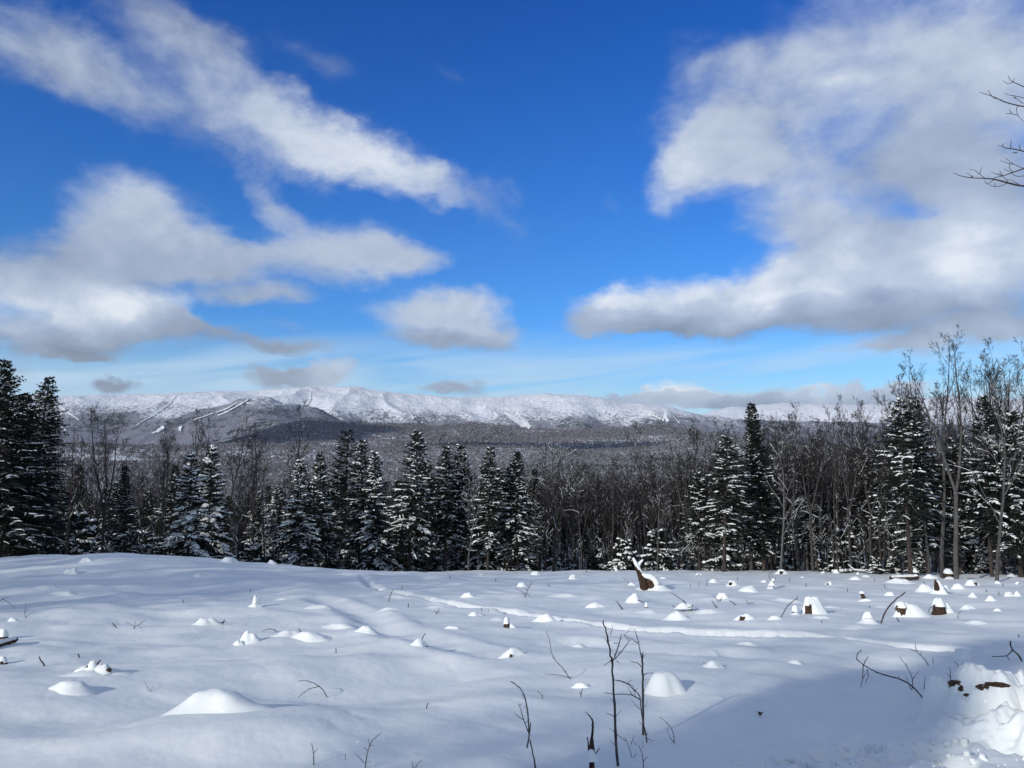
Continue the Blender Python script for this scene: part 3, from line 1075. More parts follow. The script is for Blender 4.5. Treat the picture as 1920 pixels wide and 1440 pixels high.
def stand(kind, px, top, d, label, group=None, wide=None, rz=None):
    """plant so that the crown tip reaches pixel row `top` at distance d"""
    p = ground_under(px, d)
    e = azel(px, top)[1]
    ztop = 1.65 + d * math.tan(e)
    h = ztop - p[2]
    if wide is None:
        wide = _tr.uniform(.78, 1.14)
    sc = h / kind.H
    USED.append((p[0], p[1], 1.0))
    return kind.plant(p, _tr.rand() * 6.283 if rz is None else rz, sc, label, group, sx=sc * wide)


# -- landmark trees along the edge, left to right (kind, px, py of the top, distance, label)
HERO = [
    (C['big_dark'], 8, 672, 44, 'huge dark spruce cut by the left border, lightly snowed'),
    (C['big_dark'], 52, 702, 47, 'second dark spruce at the far left, just right of the huge one'),
    (C['narrow'], 34, 735, 45, 'narrow dark spruce wedged between the two huge left ones'),
    (C['spruce_b'], -40, 690, 50, 'dark spruce mostly outside the frame at the far left'),
    (B['snag'], 124, 800, 43, 'dead tree with short broken snowy limbs right of the dark left spruces'),
    (B['pole_a'], 103, 775, 50, 'thin bare tree between the dark left spruces and the dead tree'),
    (B['vase'], 192, 776, 52, 'broad bare tree with a round fan crown above a small dark spruce at left'),
    (C['narrow'], 232, 872, 45, 'small dark spruce with little snow under the round bare crown at left'),
    (B['broom'], 300, 802, 54, 'bare tree with upright broom crown left of the snow-laden fir pair'),
    (C['fir_snowy'], 352, 848, 50, 'snow-laden fir, left one of the pair under the bare crowns'),
    (C['fir_snowy'], 390, 836, 53, 'snow-laden fir, right and taller one of the pair'),
    (B['broom'], 368, 784, 60, 'bare broom-crowned tree rising behind the snow-laden fir pair'),
    (B['pole_d'], 418, 796, 62, 'bare tree with a thin crown just right of the fir pair'),
    (B['broom'], 470, 812, 60, 'brown bare tree halfway between the fir pair and the spruce cluster'),
    (B['tall'], 548, 768, 60, 'tallest bare tree of the middle left, open crown against the dark hill'),
    (C['fir_snowy2'], 562, 862, 54, 'wide snowy fir forming the left flank of the spruce cluster'),
    (C['spruce_a'], 597, 846, 57, 'snowy spruce behind the wide fir in the left middle cluster'),
    (C['pine'], 643, 804, 66, 'dark feathery pine standing above the spruce cluster'),
    (C['spruce_b'], 672, 822, 60, 'slim spruce right of the feathery pine'),
    (C['fir_snowy2'], 706, 848, 58, 'snow-whitened fir just left of the big central spruce'),
    (C['spruce_a'], 766, 806, 57, 'big central spruce, tallest of the snowy row, clear pointed top'),
    (C['spruce_c'], 800, 868, 60, 'low spruce tucked at the right foot of the big central spruce'),
    (C['spruce_b'], 834, 834, 60, 'spruce with a bare lower trunk right of the big central spruce'),
    (C['spruce_c'], 874, 832, 61, 'spruce behind the pale forked tree in the middle'),
    (B['pale'], 878, 868, 55, 'pale bare tree with spreading snowy limbs in front of the middle spruces'),
    (C['spruce_b'], 914, 836, 58, 'snowy spruce right of the pale bare tree, long bare trunk below'),
    (C['spruce_c'], 950, 872, 60, 'shorter spruce squeezed between two snowy ones at the row end'),
    (C['spruce_a'], 972, 862, 59, 'snowy spruce ending the middle row on the right'),
    (B['gnarled'], 1038, 838, 62, 'gnarled bare tree standing alone in the gap right of the spruce row'),
    (B['pole_b'], 1090, 885, 60, 'slim bare tree in the centre thicket right of the gnarled tree'),
    (B['tall'], 1150, 872, 66, 'bare tree with thin crown in the middle of the centre thicket'),
    (B['pale'], 1232, 885, 54, 'pale snow-lined tree at the right of the centre thicket'),
    (B['vase'], 1292, 812, 70, 'wide rounded bare crown behind the snowy spruce right of centre'),
    (C['spruce_c'], 1312, 884, 62, 'short spruce left of the tall open spruce right of centre'),
    (C['ragged'], 1357, 818, 53, 'open spruce with visible trunk and sparse snowy boughs right of centre'),
    (C['narrow'], 1432, 754, 57, 'tall dark narrow spruce with pointed top behind pale limbs'),
    (B['lean'], 1462, 800, 50, 'pale leaning tree with snowy limbs in front of the tall dark spruce'),
    (B['vase'], 1408, 790, 60, 'bare crown left of the tall dark spruce'),
    (B['broom'], 1524, 772, 56, 'bare broom crown right of the tall dark spruce'),
    (B['vase'], 1498, 790, 60, 'bare grey fan crown close to the right of the dark spruce'),
    (B['broom'], 1596, 756, 57, 'tallest brown broom crown in the right thicket'),
    (B['broom'], 1634, 768, 58, 'dense brown broom crown right of the tallest brown one'),
    (B['pole_d'], 1572, 790, 55, 'bare tree on the left shoulder of the brown broom crowns'),
    (B['tall'], 1668, 748, 60, 'bare tree with upright twigs left of the ragged right spruces'),
    (C['ragged'], 1706, 745, 49, 'ragged snowy spruce with bare horizontal limbs low on its trunk'),
    (C['spruce_a'], 1740, 742, 54, 'bushy spruce behind the ragged one at right'),
    (B['tall_twin'], 1792, 628, 46, 'tallest tree of the right side, pale twin-stemmed bare trunk'),
    (B['tall'], 1764, 650, 49, 'tall thin bare tree left of the twin-stemmed one'),
    (C['spruce_b'], 1858, 738, 52, 'spruce with a snow-capped crown right of the twin-stemmed tree'),
    (C['spruce_a'], 1912, 770, 52, 'dark snowy spruce at the right border'),
    (B['pale'], 1866, 715, 44, 'pale bare tree with crooked snowy limbs before the snow-capped spruce'),
    (B['broom'], 1876, 655, 56, 'bushy bare crown high above the snow-capped spruce'),
    (B['vase'], 1920, 690, 58, 'bare crown cut by the right border'),
    (C['spruce_c'], 1800, 820, 55, 'dark spruce filling the gap behind the twin-stemmed trunk'),
    (B['pole_a'], 1742, 690, 52, 'thin bare pole above the bushy right spruce'),
]
for kind, px, top, d, label in HERO:
    stand(kind, px, top, d, label)

# -- the thicket along the edge: poles, small firs, brush
grp = {}


def fill(kind_names, n, px0, px1, d0, d1, top0, top1, label, group, src, dens=None):
    for i in range(n):
        px = px0 + (px1 - px0) * (i + _tr.rand()) / n
        a = azel(px, 1050)[0]
        e = float(edge_y(np.array([math.tan(a) * 55]))) / math.cos(a)
        d = e + _tr.uniform(d0, d1)
        k = src[kind_names[_tr.randint(len(kind_names))]]
        stand(k, px, _tr.uniform(top0, top1), d, label, group, wide=_tr.uniform(.9, 1.15))


fill(['pole_a', 'pole_b', 'pole_c', 'pole_d'], 26, 100, 560, 1, 16, 830, 910, 'slender bare tree among the crowded poles of the left woods', 'bare poles of the left woods', B)
fill(['pole_a', 'pole_b', 'pole_c', 'pole_d'], 30, 540, 1000, 2, 18, 865, 935, 'slender bare tree among the spruces of the middle woods', 'bare poles of the middle woods', B)
fill(['pole_a', 'pole_b', 'pole_c', 'pole_d', 'tall'], 62, 985, 1330, 1, 22, 878, 945, 'slender bare tree in the dense centre thicket behind the far stumps', 'bare poles of the centre thicket', B)
fill(['pole_a', 'pole_b', 'pole_d', 'tall', 'broom'], 56, 1320, 1700, 1, 22, 792, 905, 'slender bare tree in the brown thicket of the right woods', 'bare poles of the right thicket', B)
fill(['pole_a', 'pole_b', 'pole_d', 'tall'], 34, 1690, 1940, 1, 20, 690, 850, 'slender bare tree among the tall trees at the right border', 'bare poles at the right border', B)
fill(['pole_a', 'pole_b', 'snag'], 14, -60, 120, 2, 14, 790, 870, 'slender bare tree in the shade of the dark left spruces', 'bare poles under the left spruces', B)
fill(['spruce_c', 'spruce_b', 'ragged', 'fir_snowy2'], 16, 110, 1000, 5, 20, 880, 960, 'half-hidden snowy spruce behind the front row of the left and middle woods', 'half-hidden spruces of the left and middle woods', C)
fill(['spruce_c', 'ragged', 'spruce_b'], 9, 1280, 1940, 8, 20, 840, 940, 'half-hidden spruce behind the front row of the right woods', 'half-hidden spruces of the right woods', C)
fill(['spruce_c', 'ragged'], 3, 1000, 1300, 10, 24, 925, 970, 'low snowy spruce deep in the centre thicket', 'low spruces of the centre thicket', C)


def under(kinds, n, px0, px1, d0, d1, s0, s1, label, group):
    for i in range(n):
        px = px0 + (px1 - px0) * (i + _tr.rand()) / n
        a = azel(px, 1050)[0]
        e = float(edge_y(np.array([math.tan(a) * 55]))) / math.cos(a)
        p = ground_under(px, e + _tr.uniform(d0, d1))
        s = _tr.uniform(s0, s1)
        kinds[_tr.randint(len(kinds))].plant(p, _tr.rand() * 6.283, s, label, group, sx=s * _tr.uniform(.9, 1.3))


under([C['sapling'], C['sapling2']], 22, 110, 1000, -.5, 6, .6, 1.8, 'small snowy fir at the foot of the left and middle woods', 'small firs at the foot of the left and middle woods')
under([C['sapling'], C['sapling2']], 17, 1000, 1940, -.5, 6, .5, 1.7, 'small snowy fir at the foot of the right woods', 'small firs at the foot of the right woods')
under([B['brush'], B['sapl']], 56, 110, 1000, -.5, 6, .6, 1.3, 'low snowy brush at the foot of the left and middle woods', 'brush at the foot of the left and middle woods')
under([B['brush'], B['sapl']], 60, 1000, 1940, -.5, 6, .6, 1.3, 'low snowy brush at the foot of the right woods', 'brush at the foot of the right woods')

# trees at the observer's back and sides: their shade lies over the near snow
def behind(c, t, h, kx, lab, wide=1.0):
    """c: metres to the right of the sun line through the camera, t: metres along it (away from the sun)"""
    sx, sy = -math.sin(SUN_AZ), -math.cos(SUN_AZ)
    x, y = c * sy + t * sx, -c * sx + t * sy
    s = h / C[kx].H
    C[kx].plant((x, y, gz(x, y)), c * 2.1 + t, s, lab, sx=s * wide)


_rb = np.random.RandomState(41)
for (c, t, h, kx, lab) in [(-3.4, -30, 13.0, 'narrow', 'narrow dark spruce behind the viewpoint, nearest of that row on the left'), (-2.9, -44, 17.5, 'narrow', 'taller narrow spruce behind the viewpoint on the left'),
                           (3.0, -30, 13.5, 'spruce_b', 'slim spruce behind the viewpoint, right of the sunlit gap'),
                           (7.5, -30, 14.5, 'spruce_b', 'spruce further right behind the viewpoint'),
                           (-.5, -24, 9.3, 'spruce_c', 'low spruce behind the viewpoint, below the sunlit gap'),
                           (-3.0, -37, 17.0, 'narrow', 'third narrow spruce behind the viewpoint on the left')]:
    behind(c, t, h, kx, lab, 1.0)
for i in range(40):
    c = -3.6 + 16 * (i + _rb.rand()) / 40
    t = _rb.uniform(-72, -42)
    if -2.9 < c < 1.9:
        continue
    k = ['pole_a', 'pole_b', 'tall', 'pole_d', 'broom'][_rb.randint(5)]
    sx, sy = -math.sin(SUN_AZ), -math.cos(SUN_AZ)
    x, y = c * sy + t * sx, -c * sx + t * sy
    h = (-t + _rb.uniform(13, 19)) * (math.tan(SUN_EL) - .079)
    B[k].plant((x, y, gz(x, y)), i * 1.7, h / B[k].H, 'bare tree in the wood far behind the viewpoint', 'bare trees behind the viewpoint', sx=.8 * h / B[k].H)

# bare wood off the left border: thins the sunlight over the left rise
for i in range(26):
    c = -47 + 26 * (i + _rb.rand()) / 26
    t = _rb.uniform(-46, -26)
    sx, sy = -math.sin(SUN_AZ), -math.cos(SUN_AZ)
    x, y = c * sy + t * sx, -c * sx + t * sy
    k = ['broom', 'tall', 'pole_d', 'vase', 'broom'][_rb.randint(5)]
    h = _rb.uniform(16, 20.5)
    B[k].plant((x, y, gz(x, y)), i * 1.3, h / B[k].H, 'bare tree in the wood outside the left border', 'bare trees outside the left border')

# -- the woods beyond, falling away to the valley: too many to count
def scatter():
    src = bpy.data.collections.new('forest_sources')
    lod = []
    for i, k in enumerate([B['pole_a'], B['pole_b'], B['broom'], B['tall'], B['pole_d'], B['vase'], C['narrow'], C['spruce_b']]):
        # one joined mesh per variant
        me = bpy.data.meshes.new('forest_tree')
        import bmesh
        bm = bmesh.new()
        off = 0
        for pn, m, mat in k.parts:
            n0 = len(bm.faces)
            bm.from_mesh(m)
            bm.faces.ensure_lookup_table()
            for f in bm.faces[n0:]:
                f.material_index = off
            me.materials.append(mat); off += 1
        bm.to_mesh(me); bm.free()
        o = bpy.data.objects.new('forest_tree_%02d' % i, me)
        src.objects.link(o)
    g = np.random.RandomState(3)
    n = 8200
    az = g.uniform(-R(38), R(38), n)
    r = 76 + 380 * g.rand(n) ** 1.35
    x, y = r * np.sin(az), r * np.cos(az)
    keep = (y > edge_y(x) + 14)
    x, y, r = x[keep], y[keep], r[keep]
    n = len(x)
    z = np.where(r < 82, z_field(x, y), all_z(x, y))
    me = bpy.data.meshes.new('forest')
    me.vertices.add(n)
    me.vertices.foreach_set('co', np.stack([x, y, z], -1).astype(np.float32).ravel())
    a = me.attributes.new('pick', 'INT', 'POINT')
    ev = (fbm(x / 60 + 3, y / 60, 2) > .12) & ((x / r < .03) | (r > 170))
    pick = np.where(ev & (g.rand(n) < .4), g.randint(6, 8, n), g.randint(0, 6, n))
    a.data.foreach_set('value', pick.astype(np.int32))
    add_attr(me, 'turn', g.uniform(0, 6.283, n))
    add_attr(me, 'size', g.uniform(.62, 1.0, n))
    o = link('forest', me)
    tag(o, 'brown leafless woods falling away into the valley behind the front trees', 'woods', None, 'stuff')
    ng = bpy.data.node_groups.new('forest', 'GeometryNodeTree')
    ng.interface.new_socket('Geometry', in_out='INPUT', socket_type='NodeSocketGeometry')
    ng.interface.new_socket('Geometry', in_out='OUTPUT', socket_type='NodeSocketGeometry')
    N, L = ng.nodes.new, ng.links.new
    gi, go = N('NodeGroupInput'), N('NodeGroupOutput')
    ci = N('GeometryNodeCollectionInfo'); ci.inputs['Collection'].default_value = src
    ci.inputs['Separate Children'].default_value = True; ci.inputs['Reset Children'].default_value = True
    ip = N('GeometryNodeInstanceOnPoints'); ip.inputs['Pick Instance'].default_value = True

    def attr(name, t):
        q = N('GeometryNodeInputNamedAttribute'); q.data_type = t; q.inputs['Name'].default_value = name
        return q.outputs['Attribute']
    cx = N('ShaderNodeCombineXYZ'); L(attr('turn', 'FLOAT'), cx.inputs[2])
    L(gi.outputs[0], ip.inputs['Points']); L(ci.outputs[0], ip.inputs['Instance'])
    L(attr('pick', 'INT'), ip.inputs['Instance Index'])
    L(cx.outputs[0], ip.inputs['Rotation']); L(attr('size', 'FLOAT'), ip.inputs['Scale'])
    L(ip.outputs[0], go.inputs[0])
    mod = o.modifiers.new('forest', 'NODES'); mod.node_group = ng


scatter()


def far_woods():
    """crowns of the valley woods and lower hills, too many to count"""
    g = np.random.RandomState(9)
    src = bpy.data.collections.new('far_forest_sources')

    def crown_mat(name, a, b, snow):
        M = Mat(name, .95, .05)
        c = M.mix(M.rand(), a, b)
        n = M.noise(1.1, 3, .65)
        c = M.mix(M.rng(n, .35, .7), c, tuple(x * .5 for x in a))
        k = M.math('MULTIPLY', M.rng(M.up(), .15, .8), M.rng(M.noise(.8, 3, .6), .62 - snow, .75 - snow))
        M.color(M.mix(k, c, (.72, .74, .73)))
        return M.m
    mb_ = crown_mat('far_bare_crowns', (.18, .168, .17), (.33, .31, .31), .26)
    me_ = crown_mat('far_evergreens', (.022, .034, .028), (.055, .075, .058), .16)
    for i in range(6):
        m = MB()
        if i < 4:                    # leafless crown: a sheaf of limbs and twig clumps
            for k in range(34):
                a = g.rand() * 6.283; sp = g.uniform(.1, .42)
                h0 = g.uniform(.25, .6); h1 = g.uniform(.75, 1.05)
                p0 = np.array([0, 0, h0 * 9.0]); p1 = np.array([math.cos(a) * sp * 8, math.sin(a) * sp * 8, 9.5 * h1 * (1 - sp * .45)])
                m.tube([p0, (p0 + p1) / 2 + g.normal(0, .3, 3), p1], [.16, .28, .05], 3)
            m.tube([(0, 0, -1), (0, 0, 7)], [.22, .12], 3)
            mat = mb_
        else:
            H = 13.0
            for k in range(9):
                t = k / 9; z = 1.5 + t * 11; r = 2.6 * (1 - t) + .25
                a = np.linspace(0, 2 * np.pi, 8)[:-1] + g.rand()
                rr = r * g.uniform(.7, 1.2, 7)
                P = np.concatenate([np.stack([np.cos(a) * rr, np.sin(a) * rr, z - .5 + g.normal(0, .15, 7)], -1), [[0, 0, z + 2.0]]])
                m.raw(P, np.stack([np.arange(7), np.roll(np.arange(7), -1), np.full(7, 7)], -1))
            mat = me_
        o = bpy.data.objects.new('far_tree_%02d' % i, m.mesh('far_tree', mat, smooth=False))
        src.objects.link(o)
    n = 48000
    az = g.uniform(-R(35), R(30), n)
    r = 400 + (4400 - 400) * g.rand(n) ** .8
    x, y = r * np.sin(az), r * np.cos(az)
    keep = clearing(r, az) < .4
    ev = np.interp(fbm(x / 420 + 8, y / 420, 4, .55), [-.2, .05, .35], [.03, .22, .85]) * np.interp(az, [-.25, 0], [.35, 1])
    pick = np.where(g.rand(n) < ev, g.randint(4, 6, n), g.randint(0, 4, n))
    x, y, pick, r = x[keep], y[keep], pick[keep], r[keep]
    n = len(x)
    z = all_z(x, y)
    me = bpy.data.meshes.new('far_forest')
    me.vertices.add(n)
    me.vertices.foreach_set('co', np.stack([x, y, z - .4], -1).astype(np.float32).ravel())
    a = me.attributes.new('pick', 'INT', 'POINT'); a.data.foreach_set('value', pick.astype(np.int32))
    add_attr(me, 'turn', g.uniform(0, 6.283, n)); add_attr(me, 'size', g.uniform(.8, 1.25, n) * np.interp(r, [400, 3000, 4400], [1, 1.25, 1.5]))
    o = link('far_forest', me)
    tag(o, 'wooded valley and low hills below the snowy range', 'woods', None, 'stuff')
    mod = o.modifiers.new('far_forest', 'NODES')
    ng = bpy.data.node_groups['forest'].copy()
    for nd in ng.nodes:
        if nd.bl_idname == 'GeometryNodeCollectionInfo':
            nd.inputs['Collection'].default_value = src
    mod.node_group = ng


far_woods()

# ------------------------------------------------------------------ the clearing: mounds, stumps, sticks
_m = np.random.RandomState(11)


def soft_at(x, y):
    return z_field(np.asarray(x, float), np.asarray(y, float))


def dome(cx, cy, rx, ry, H, kind='bell', rot=0.0, rough=.06, seed=0, nr=14, na=30, lean=(0, 0), z0=None, sink=.02, lobes=1.0, billow=0.0):
    """snow heaped on the ground at (cx, cy): local vertices about (cx, cy, ground)"""
    g0 = float(soft_at([cx], [cy])[0]) if z0 is None else z0
    rmax = 1.4 if kind != 'cap' else 1.1
    r = np.linspace(0, rmax, nr + 1)[1:]
    a = np.arange(na) * 2 * np.pi / na
    A, Rr = np.meshgrid(a, r)
    irr = 1 + .12 * np.sin(2 * A + seed) + .07 * np.sin(3 * A + seed * 2.1) + .04 * np.sin(5 * A + seed * 1.3)
    if kind == 'bell':
        pr = np.exp(-(Rr * 1.34) ** 2.8)
    elif kind == 'steep':
        pr = np.exp(-(Rr * 1.10) ** 4.2)
    elif kind == 'cap':
        pr = np.where(Rr < 1, (1 - np.clip(Rr, 0, 1) ** 2.4) ** .7, -.12 * (Rr - 1) / .4)
    else:                                      # 'cone'
        pr = np.exp(-(Rr * 1.4) ** 2.4)
    if kind in ('steep', 'bell') and rough > .03:
        gl = np.random.RandomState(int(seed * 1000) % 99991)
        ux, uy = np.cos(A) * Rr, np.sin(A) * Rr
        for _ in range(3):
            la, lr, lw = gl.rand() * 6.283, gl.uniform(.35, .75), gl.uniform(.28, .5)
            pr = pr + lobes * gl.uniform(.12, .4) * np.exp(-((ux - lr * math.cos(la)) ** 2 + (uy - lr * math.sin(la)) ** 2) / lw ** 2)
        pr = pr / pr.max()
        pr = .86 * np.where(pr > .6, .6 + .4 * np.tanh((pr - .6) / .3) / np.tanh(4 / 3), pr) + .14 * np.exp(-(Rr * 1.15) ** 2)
    x = np.cos(A) * Rr * rx * irr; y = np.sin(A) * Rr * ry * irr
    x, y = x * math.cos(rot) - y * math.sin(rot), x * math.sin(rot) + y * math.cos(rot)
    sc = max(rx, ry)
    nz = fbm(x / sc * 1.6 + seed * 3.7, y / sc * 1.6 + seed, 4, .5)
    h = H * pr * (1 + rough * 2 * nz) + H * rough * nz * np.exp(-(Rr / .9) ** 4)
    fall = np.clip((Rr - .95) / (rmax - .95), 0, 1)
    if billow:
        h = h + billow * (.28 - np.abs(fbm(x / .21 + seed, y / .21, 3, .45))) * np.exp(-(Rr / 1.05) ** 6)
    h = h - (sink + .05 * sc) * fall
    x = x + lean[0] * h / max(H, 1e-3); y = y + lean[1] * h / max(H, 1e-3)
    zg = soft_at(x + cx, y + cy) - g0 if z0 is None else 0
    P = np.stack([x, y, zg + h], -1)
    top = np.array([[lean[0], lean[1], H * (1 + rough * nz[0].mean())]])
    m = MB()
    m.grid(P[:, ::-1], wrap=True)
    n = na
    idx = np.arange(n)
    m.raw(np.concatenate([P[0], top]), np.stack([idx, np.roll(idx, -1), np.full(n, n)], -1))
    return m, g0


def scale_at(q):
    return float(np.dot(q - CAM, [0, math.cos(PITCH), math.sin(PITCH)])) / 1442


def spot(px, py, back):
    """ground point `back` metres behind the pixel's ground point, along the view"""
    q = at(px, py)
    d = (q - CAM)[:2]; d = d / np.linalg.norm(d)
    return q, q[:2] + d * back


def wood_block(R, H, seed, taper=.9, jag=.0, lean=(0, 0), na=22, flare=.25):
    """irregular stump of wood with bark ridges, open cut or broken on top"""
    g = np.random.RandomState(seed)
    a = np.arange(na) * 2 * np.pi / na
    hs = np.array([-.3, 0, .12, .3, .55, .8, 1.0])
    ridge = 1 + g.normal(0, .05, na)
    rows = []
    topj = g.uniform(-1, 0, na) * jag + 0
    for k, t in enumerate(hs):
        rr = R * (1 - (1 - taper) * max(t, 0) + flare * math.exp(-max(t, -.1) * 6)) * ridge * (1 + g.normal(0, .015, na))
        z = np.full(na, t * H)
        if k == len(hs) - 1:
            z = z + topj * H
        rows.append(np.stack([np.cos(a) * rr + lean[0] * t, np.sin(a) * rr + lean[1] * t, z], -1))
    m = MB()
    P = np.array(rows)
    m.grid(P, wrap=True)
    top = P[-1].mean(0)
    top[2] = P[-1][:, 2].mean() - .02 * H
    m.raw(np.concatenate([P[-1], [top]]), np.stack([np.arange(na), np.roll(np.arange(na), -1), np.full(na, na)], -1))
    return m


def mound(px, py, w, h, label, group=None, kind='bell', flat=.8, rough=.06, lean=0.0, name='snow_mound', wood=0):
    q, _ = spot(px, py, 0)
    s = scale_at(q)
    rx = w * s / 2
    ry = rx * flat
    _, c = spot(px, py, ry * .8)
    graz = max((py - 1021), 20) / 1442
    H = max(.92 * h * s - .8 * ry * graz, .05)
    if kind == 'steep':
        ry = ry * 1.05
    m, g0 = dome(c[0], c[1], rx / (1.0 if kind != 'bell' else .92), ry, H, kind, seed=_m.rand() * 9, rough=rough, lean=(lean * s, 0))
    o = m.build(name, SNOW)
    o.location = (c[0], c[1], g0)
    tag(o, label, 'snow mound', group)
    if wood:                       # a bit of the buried stump shows at the front
        rw = max(rx * wood, .03)
        dv = (q - CAM)[:2] / np.linalg.norm((q - CAM)[:2])
        ox = _m.uniform(-.6, .5) * rx
        wx, wy = c[0] + ox - dv[0] * ry * .62, c[1] - dv[1] * ry * .62
        k = wood_block(rw, H * _m.uniform(.45, .8), int(px * 3 + py), .9, .45, (_m.normal(0, .3) * rw, -rw * .3), na=12).build('wood', WOOD, o)
        k.location = (wx - c[0], wy - c[1], gz(wx, wy) - g0)
    return o, q, s


def px_curve(pts, ydepth, drift=0.0):
    d = raydir([p[0] for p in pts], [p[1] for p in pts])
    n = len(pts)
    yy = ydepth * (1 + drift * np.linspace(0, 1, n))
    return CAM + d * (yy / d[:, 1])[:, None]


def smooth_curve(P, k=4):
    if len(P) < 3:
        return np.linspace(P[0], P[-1], 4)
    t = np.arange(len(P)); tt = np.linspace(0, len(P) - 1, (len(P) - 1) * k + 1)
    out = np.stack([np.interp(tt, t, P[:, i]) for i in range(3)], -1)
    for _ in range(2):
        out[1:-1] = .25 * out[:-2] + .5 * out[1:-1] + .25 * out[2:]
    return out


def knobby(P, r0, r1, g):
    n = len(P)
    L = np.linalg.norm(P[-1] - P[0])
    P = P + g.normal(0, 1, P.shape) * min(.004, L * .006) * np.linspace(0, 1, n)[:, None]
    r = np.linspace(r0, r1, n) * g.uniform(.85, 1.18, n)
    return P, r


def sticks(base, label, lines, name='bare_twig', cat='twig', group=None, mat=None, drift=.0, cap=False):
    """lines: (part name, [(px, py) ...], width px at foot, width px at tip); base pixel anchors the depth"""
    q = at(*base)
    s = scale_at(q)
    o = thing(name, label, cat, q, 0, group)
    if name == 'bare_sapling':
        extra = []
        for (pn, pts, w0, w1) in lines:
            for (xa, ya), (xb, yb) in zip(pts[:-1], pts[1:]):
                L = math.hypot(xb - xa, yb - ya)
                if L > 15 and ya < 1425 and _m.rand() < .6:
                    f = _m.uniform(.2, .9); x0, y0 = xa + (xb - xa) * f, ya + (yb - ya) * f
                    sg = _m.choice([-1, 1]); l = _m.uniform(5, 13)
                    extra.append(('branch', [(x0, y0), (x0 + sg * l * .5, y0 - l * .5), (x0 + sg * l * _m.uniform(.6, 1), y0 - l * _m.uniform(.6, 1.2))], 1.7, .8))
        lines = lines + extra
    for i, (pn, pts, w0, w1) in enumerate(lines):
        P = px_curve(pts, q[1], drift if i == 0 else drift + _m.uniform(-.02, .02))
        if i == 0 and abs(pts[0][1] - base[1]) < 4:
            P[0, 2] -= .05
        P = smooth_curve(P) - q
        P, r = knobby(P, w0 * s / 2 * .66, w1 * s / 2 * .66, _m)
        m = MB(); m.tube(P, np.maximum(r, .0011), 6)
        m.build(pn, mat or TWIG_NEAR, o)
    return o, q, s


def stump(px, py, w, hw, cap, label, drape=None, jag=.1, foot=None, taper=.92, lean=(0, 0), name='tree_stump', capw=1.12, group=None, dark=False, mat=None):
    """w: wood width px, hw: visible wood height px, cap: snow cap height px,
    drape: (offset px right, width px, height px) of the snow bank leaning on it; foot: (width, height) px of a snow bank in front"""
    q = at(px, py); s = scale_at(q)
    R_ = w * s / 2
    d = (q - CAM)[:2]; d /= np.linalg.norm(d)
    c = q[:2] + d * R_
    g0 = float(soft_at([c[0]], [c[1]])[0])
    o = thing(name, label, 'tree stump', (c[0], c[1], g0), 0, group)
    Hw = hw * s
    sd_ = int(px * 7 + py)
    wd = wood_block(R_, Hw, sd_, taper, jag, (lean[0] * s, lean[1] * s)).build('wood', mat or WOOD, o)
    if cap:
        m, _ = dome(0, 0, R_ * capw * .92, R_ * capw * .92, cap * s, 'cap', seed=sd_ * .37, rough=.08, z0=0)
        k = m.build('snow_cap', SNOW_CLUMP, o)
        k.location = (lean[0] * s, lean[1] * s, Hw * .97)
        k.rotation_euler = (_m.normal(0, .06), _m.normal(0, .06), 0)
    if drape:
        ox, wx, hx = drape
        m, gg = dome(c[0] + ox * s + d[0] * R_ * .5, c[1] + d[1] * R_ * .55, wx * s / 2, wx * s / 2 * .55, hx * s, 'steep', seed=sd_ * .21, rough=.05, lean=(-ox * s * .5, -R_ * .2))
        k = m.build('snow_drape', SNOW, o)
        k.location = (ox * s + d[0] * R_ * .5, d[1] * R_ * .55, gg - g0)
    if foot:
        wx, hx = foot
        m, gg = dome(c[0] - d[0] * R_ * .5, c[1] - d[1] * R_ * .9, wx * s / 2, wx * s / 2 * .7, hx * s, 'bell', seed=sd_ * .11, rough=.05)
        k = m.build('snow_foot', SNOW, o)
        k.location = (-d[0] * R_ * .5, -d[1] * R_ * .9, gg - g0)
    return o, q, s


# ---- mounds that can be told apart
M_ = mound
o, q, s = M_(412, 1336, 158, 54, 'largest snow mound at near left with a dark twig stub in its sunlit face', flat=.75, rough=.05)
sticks((362, 1322), 'dark twig stub poking out of the largest near left mound', [('stem', [(357, 1325), (360, 1321), (364, 1317)], 5, 3), ('branch', [(360, 1321), (358, 1318)], 3, 2)])
M_(1245, 1303, 66, 44, 'smooth egg-shaped snow mound right of the tall saplings', kind='steep', flat=.9, rough=.02)
M_(140, 1301, 76, 24, 'low smooth snow mound below the snowy slash heap at left')
M_(386, 1172, 44, 14, 'low rounded mound at left middle before a dark forked twig')
M_(540, 1193, 54, 13, 'small mound under an arched twig at left middle')
M_(588, 1203, 60, 17, 'broad low mound right of the arched twig at left middle')
M_(466, 1206, 46, 22, 'lumpy snow clump over buried branches at left middle', kind='cone', rough=.22)
M_(447, 1210, 20, 9, 'small crumbly lump at the left foot of the lumpy snow clump', rough=.2)
M_(135, 1077, 24, 11, 'small steep mound on the left rise below its crest', kind='steep')
M_(161, 1054, 20, 8, 'tiny mound on the top of the left rise')
M_(432, 1056, 34, 11, 'white mound at the field edge in front of the fallen branches', kind='steep')
M_(122, 1117, 40, 7, 'flat wide mound on the left slope')
M_(375, 1082, 26, 6, 'low mound left of centre in the upper field')
M_(690, 1189, 40, 13, 'low mound on the old faint track')
M_(25, 1165, 20, 7, 'tiny mound at the left side below the thin bent grasses')
o, q, s = M_(958, 1232, 46, 19, 'snow dome with a small cut stub showing at its front', kind='steep', flat=.9)
sticks((958, 1234), 'pale cut stub in front of the snow dome', [('stem', [(957, 1236), (958, 1228)], 8, 7)], name='cut_stub', cat='stub', mat=WOOD)
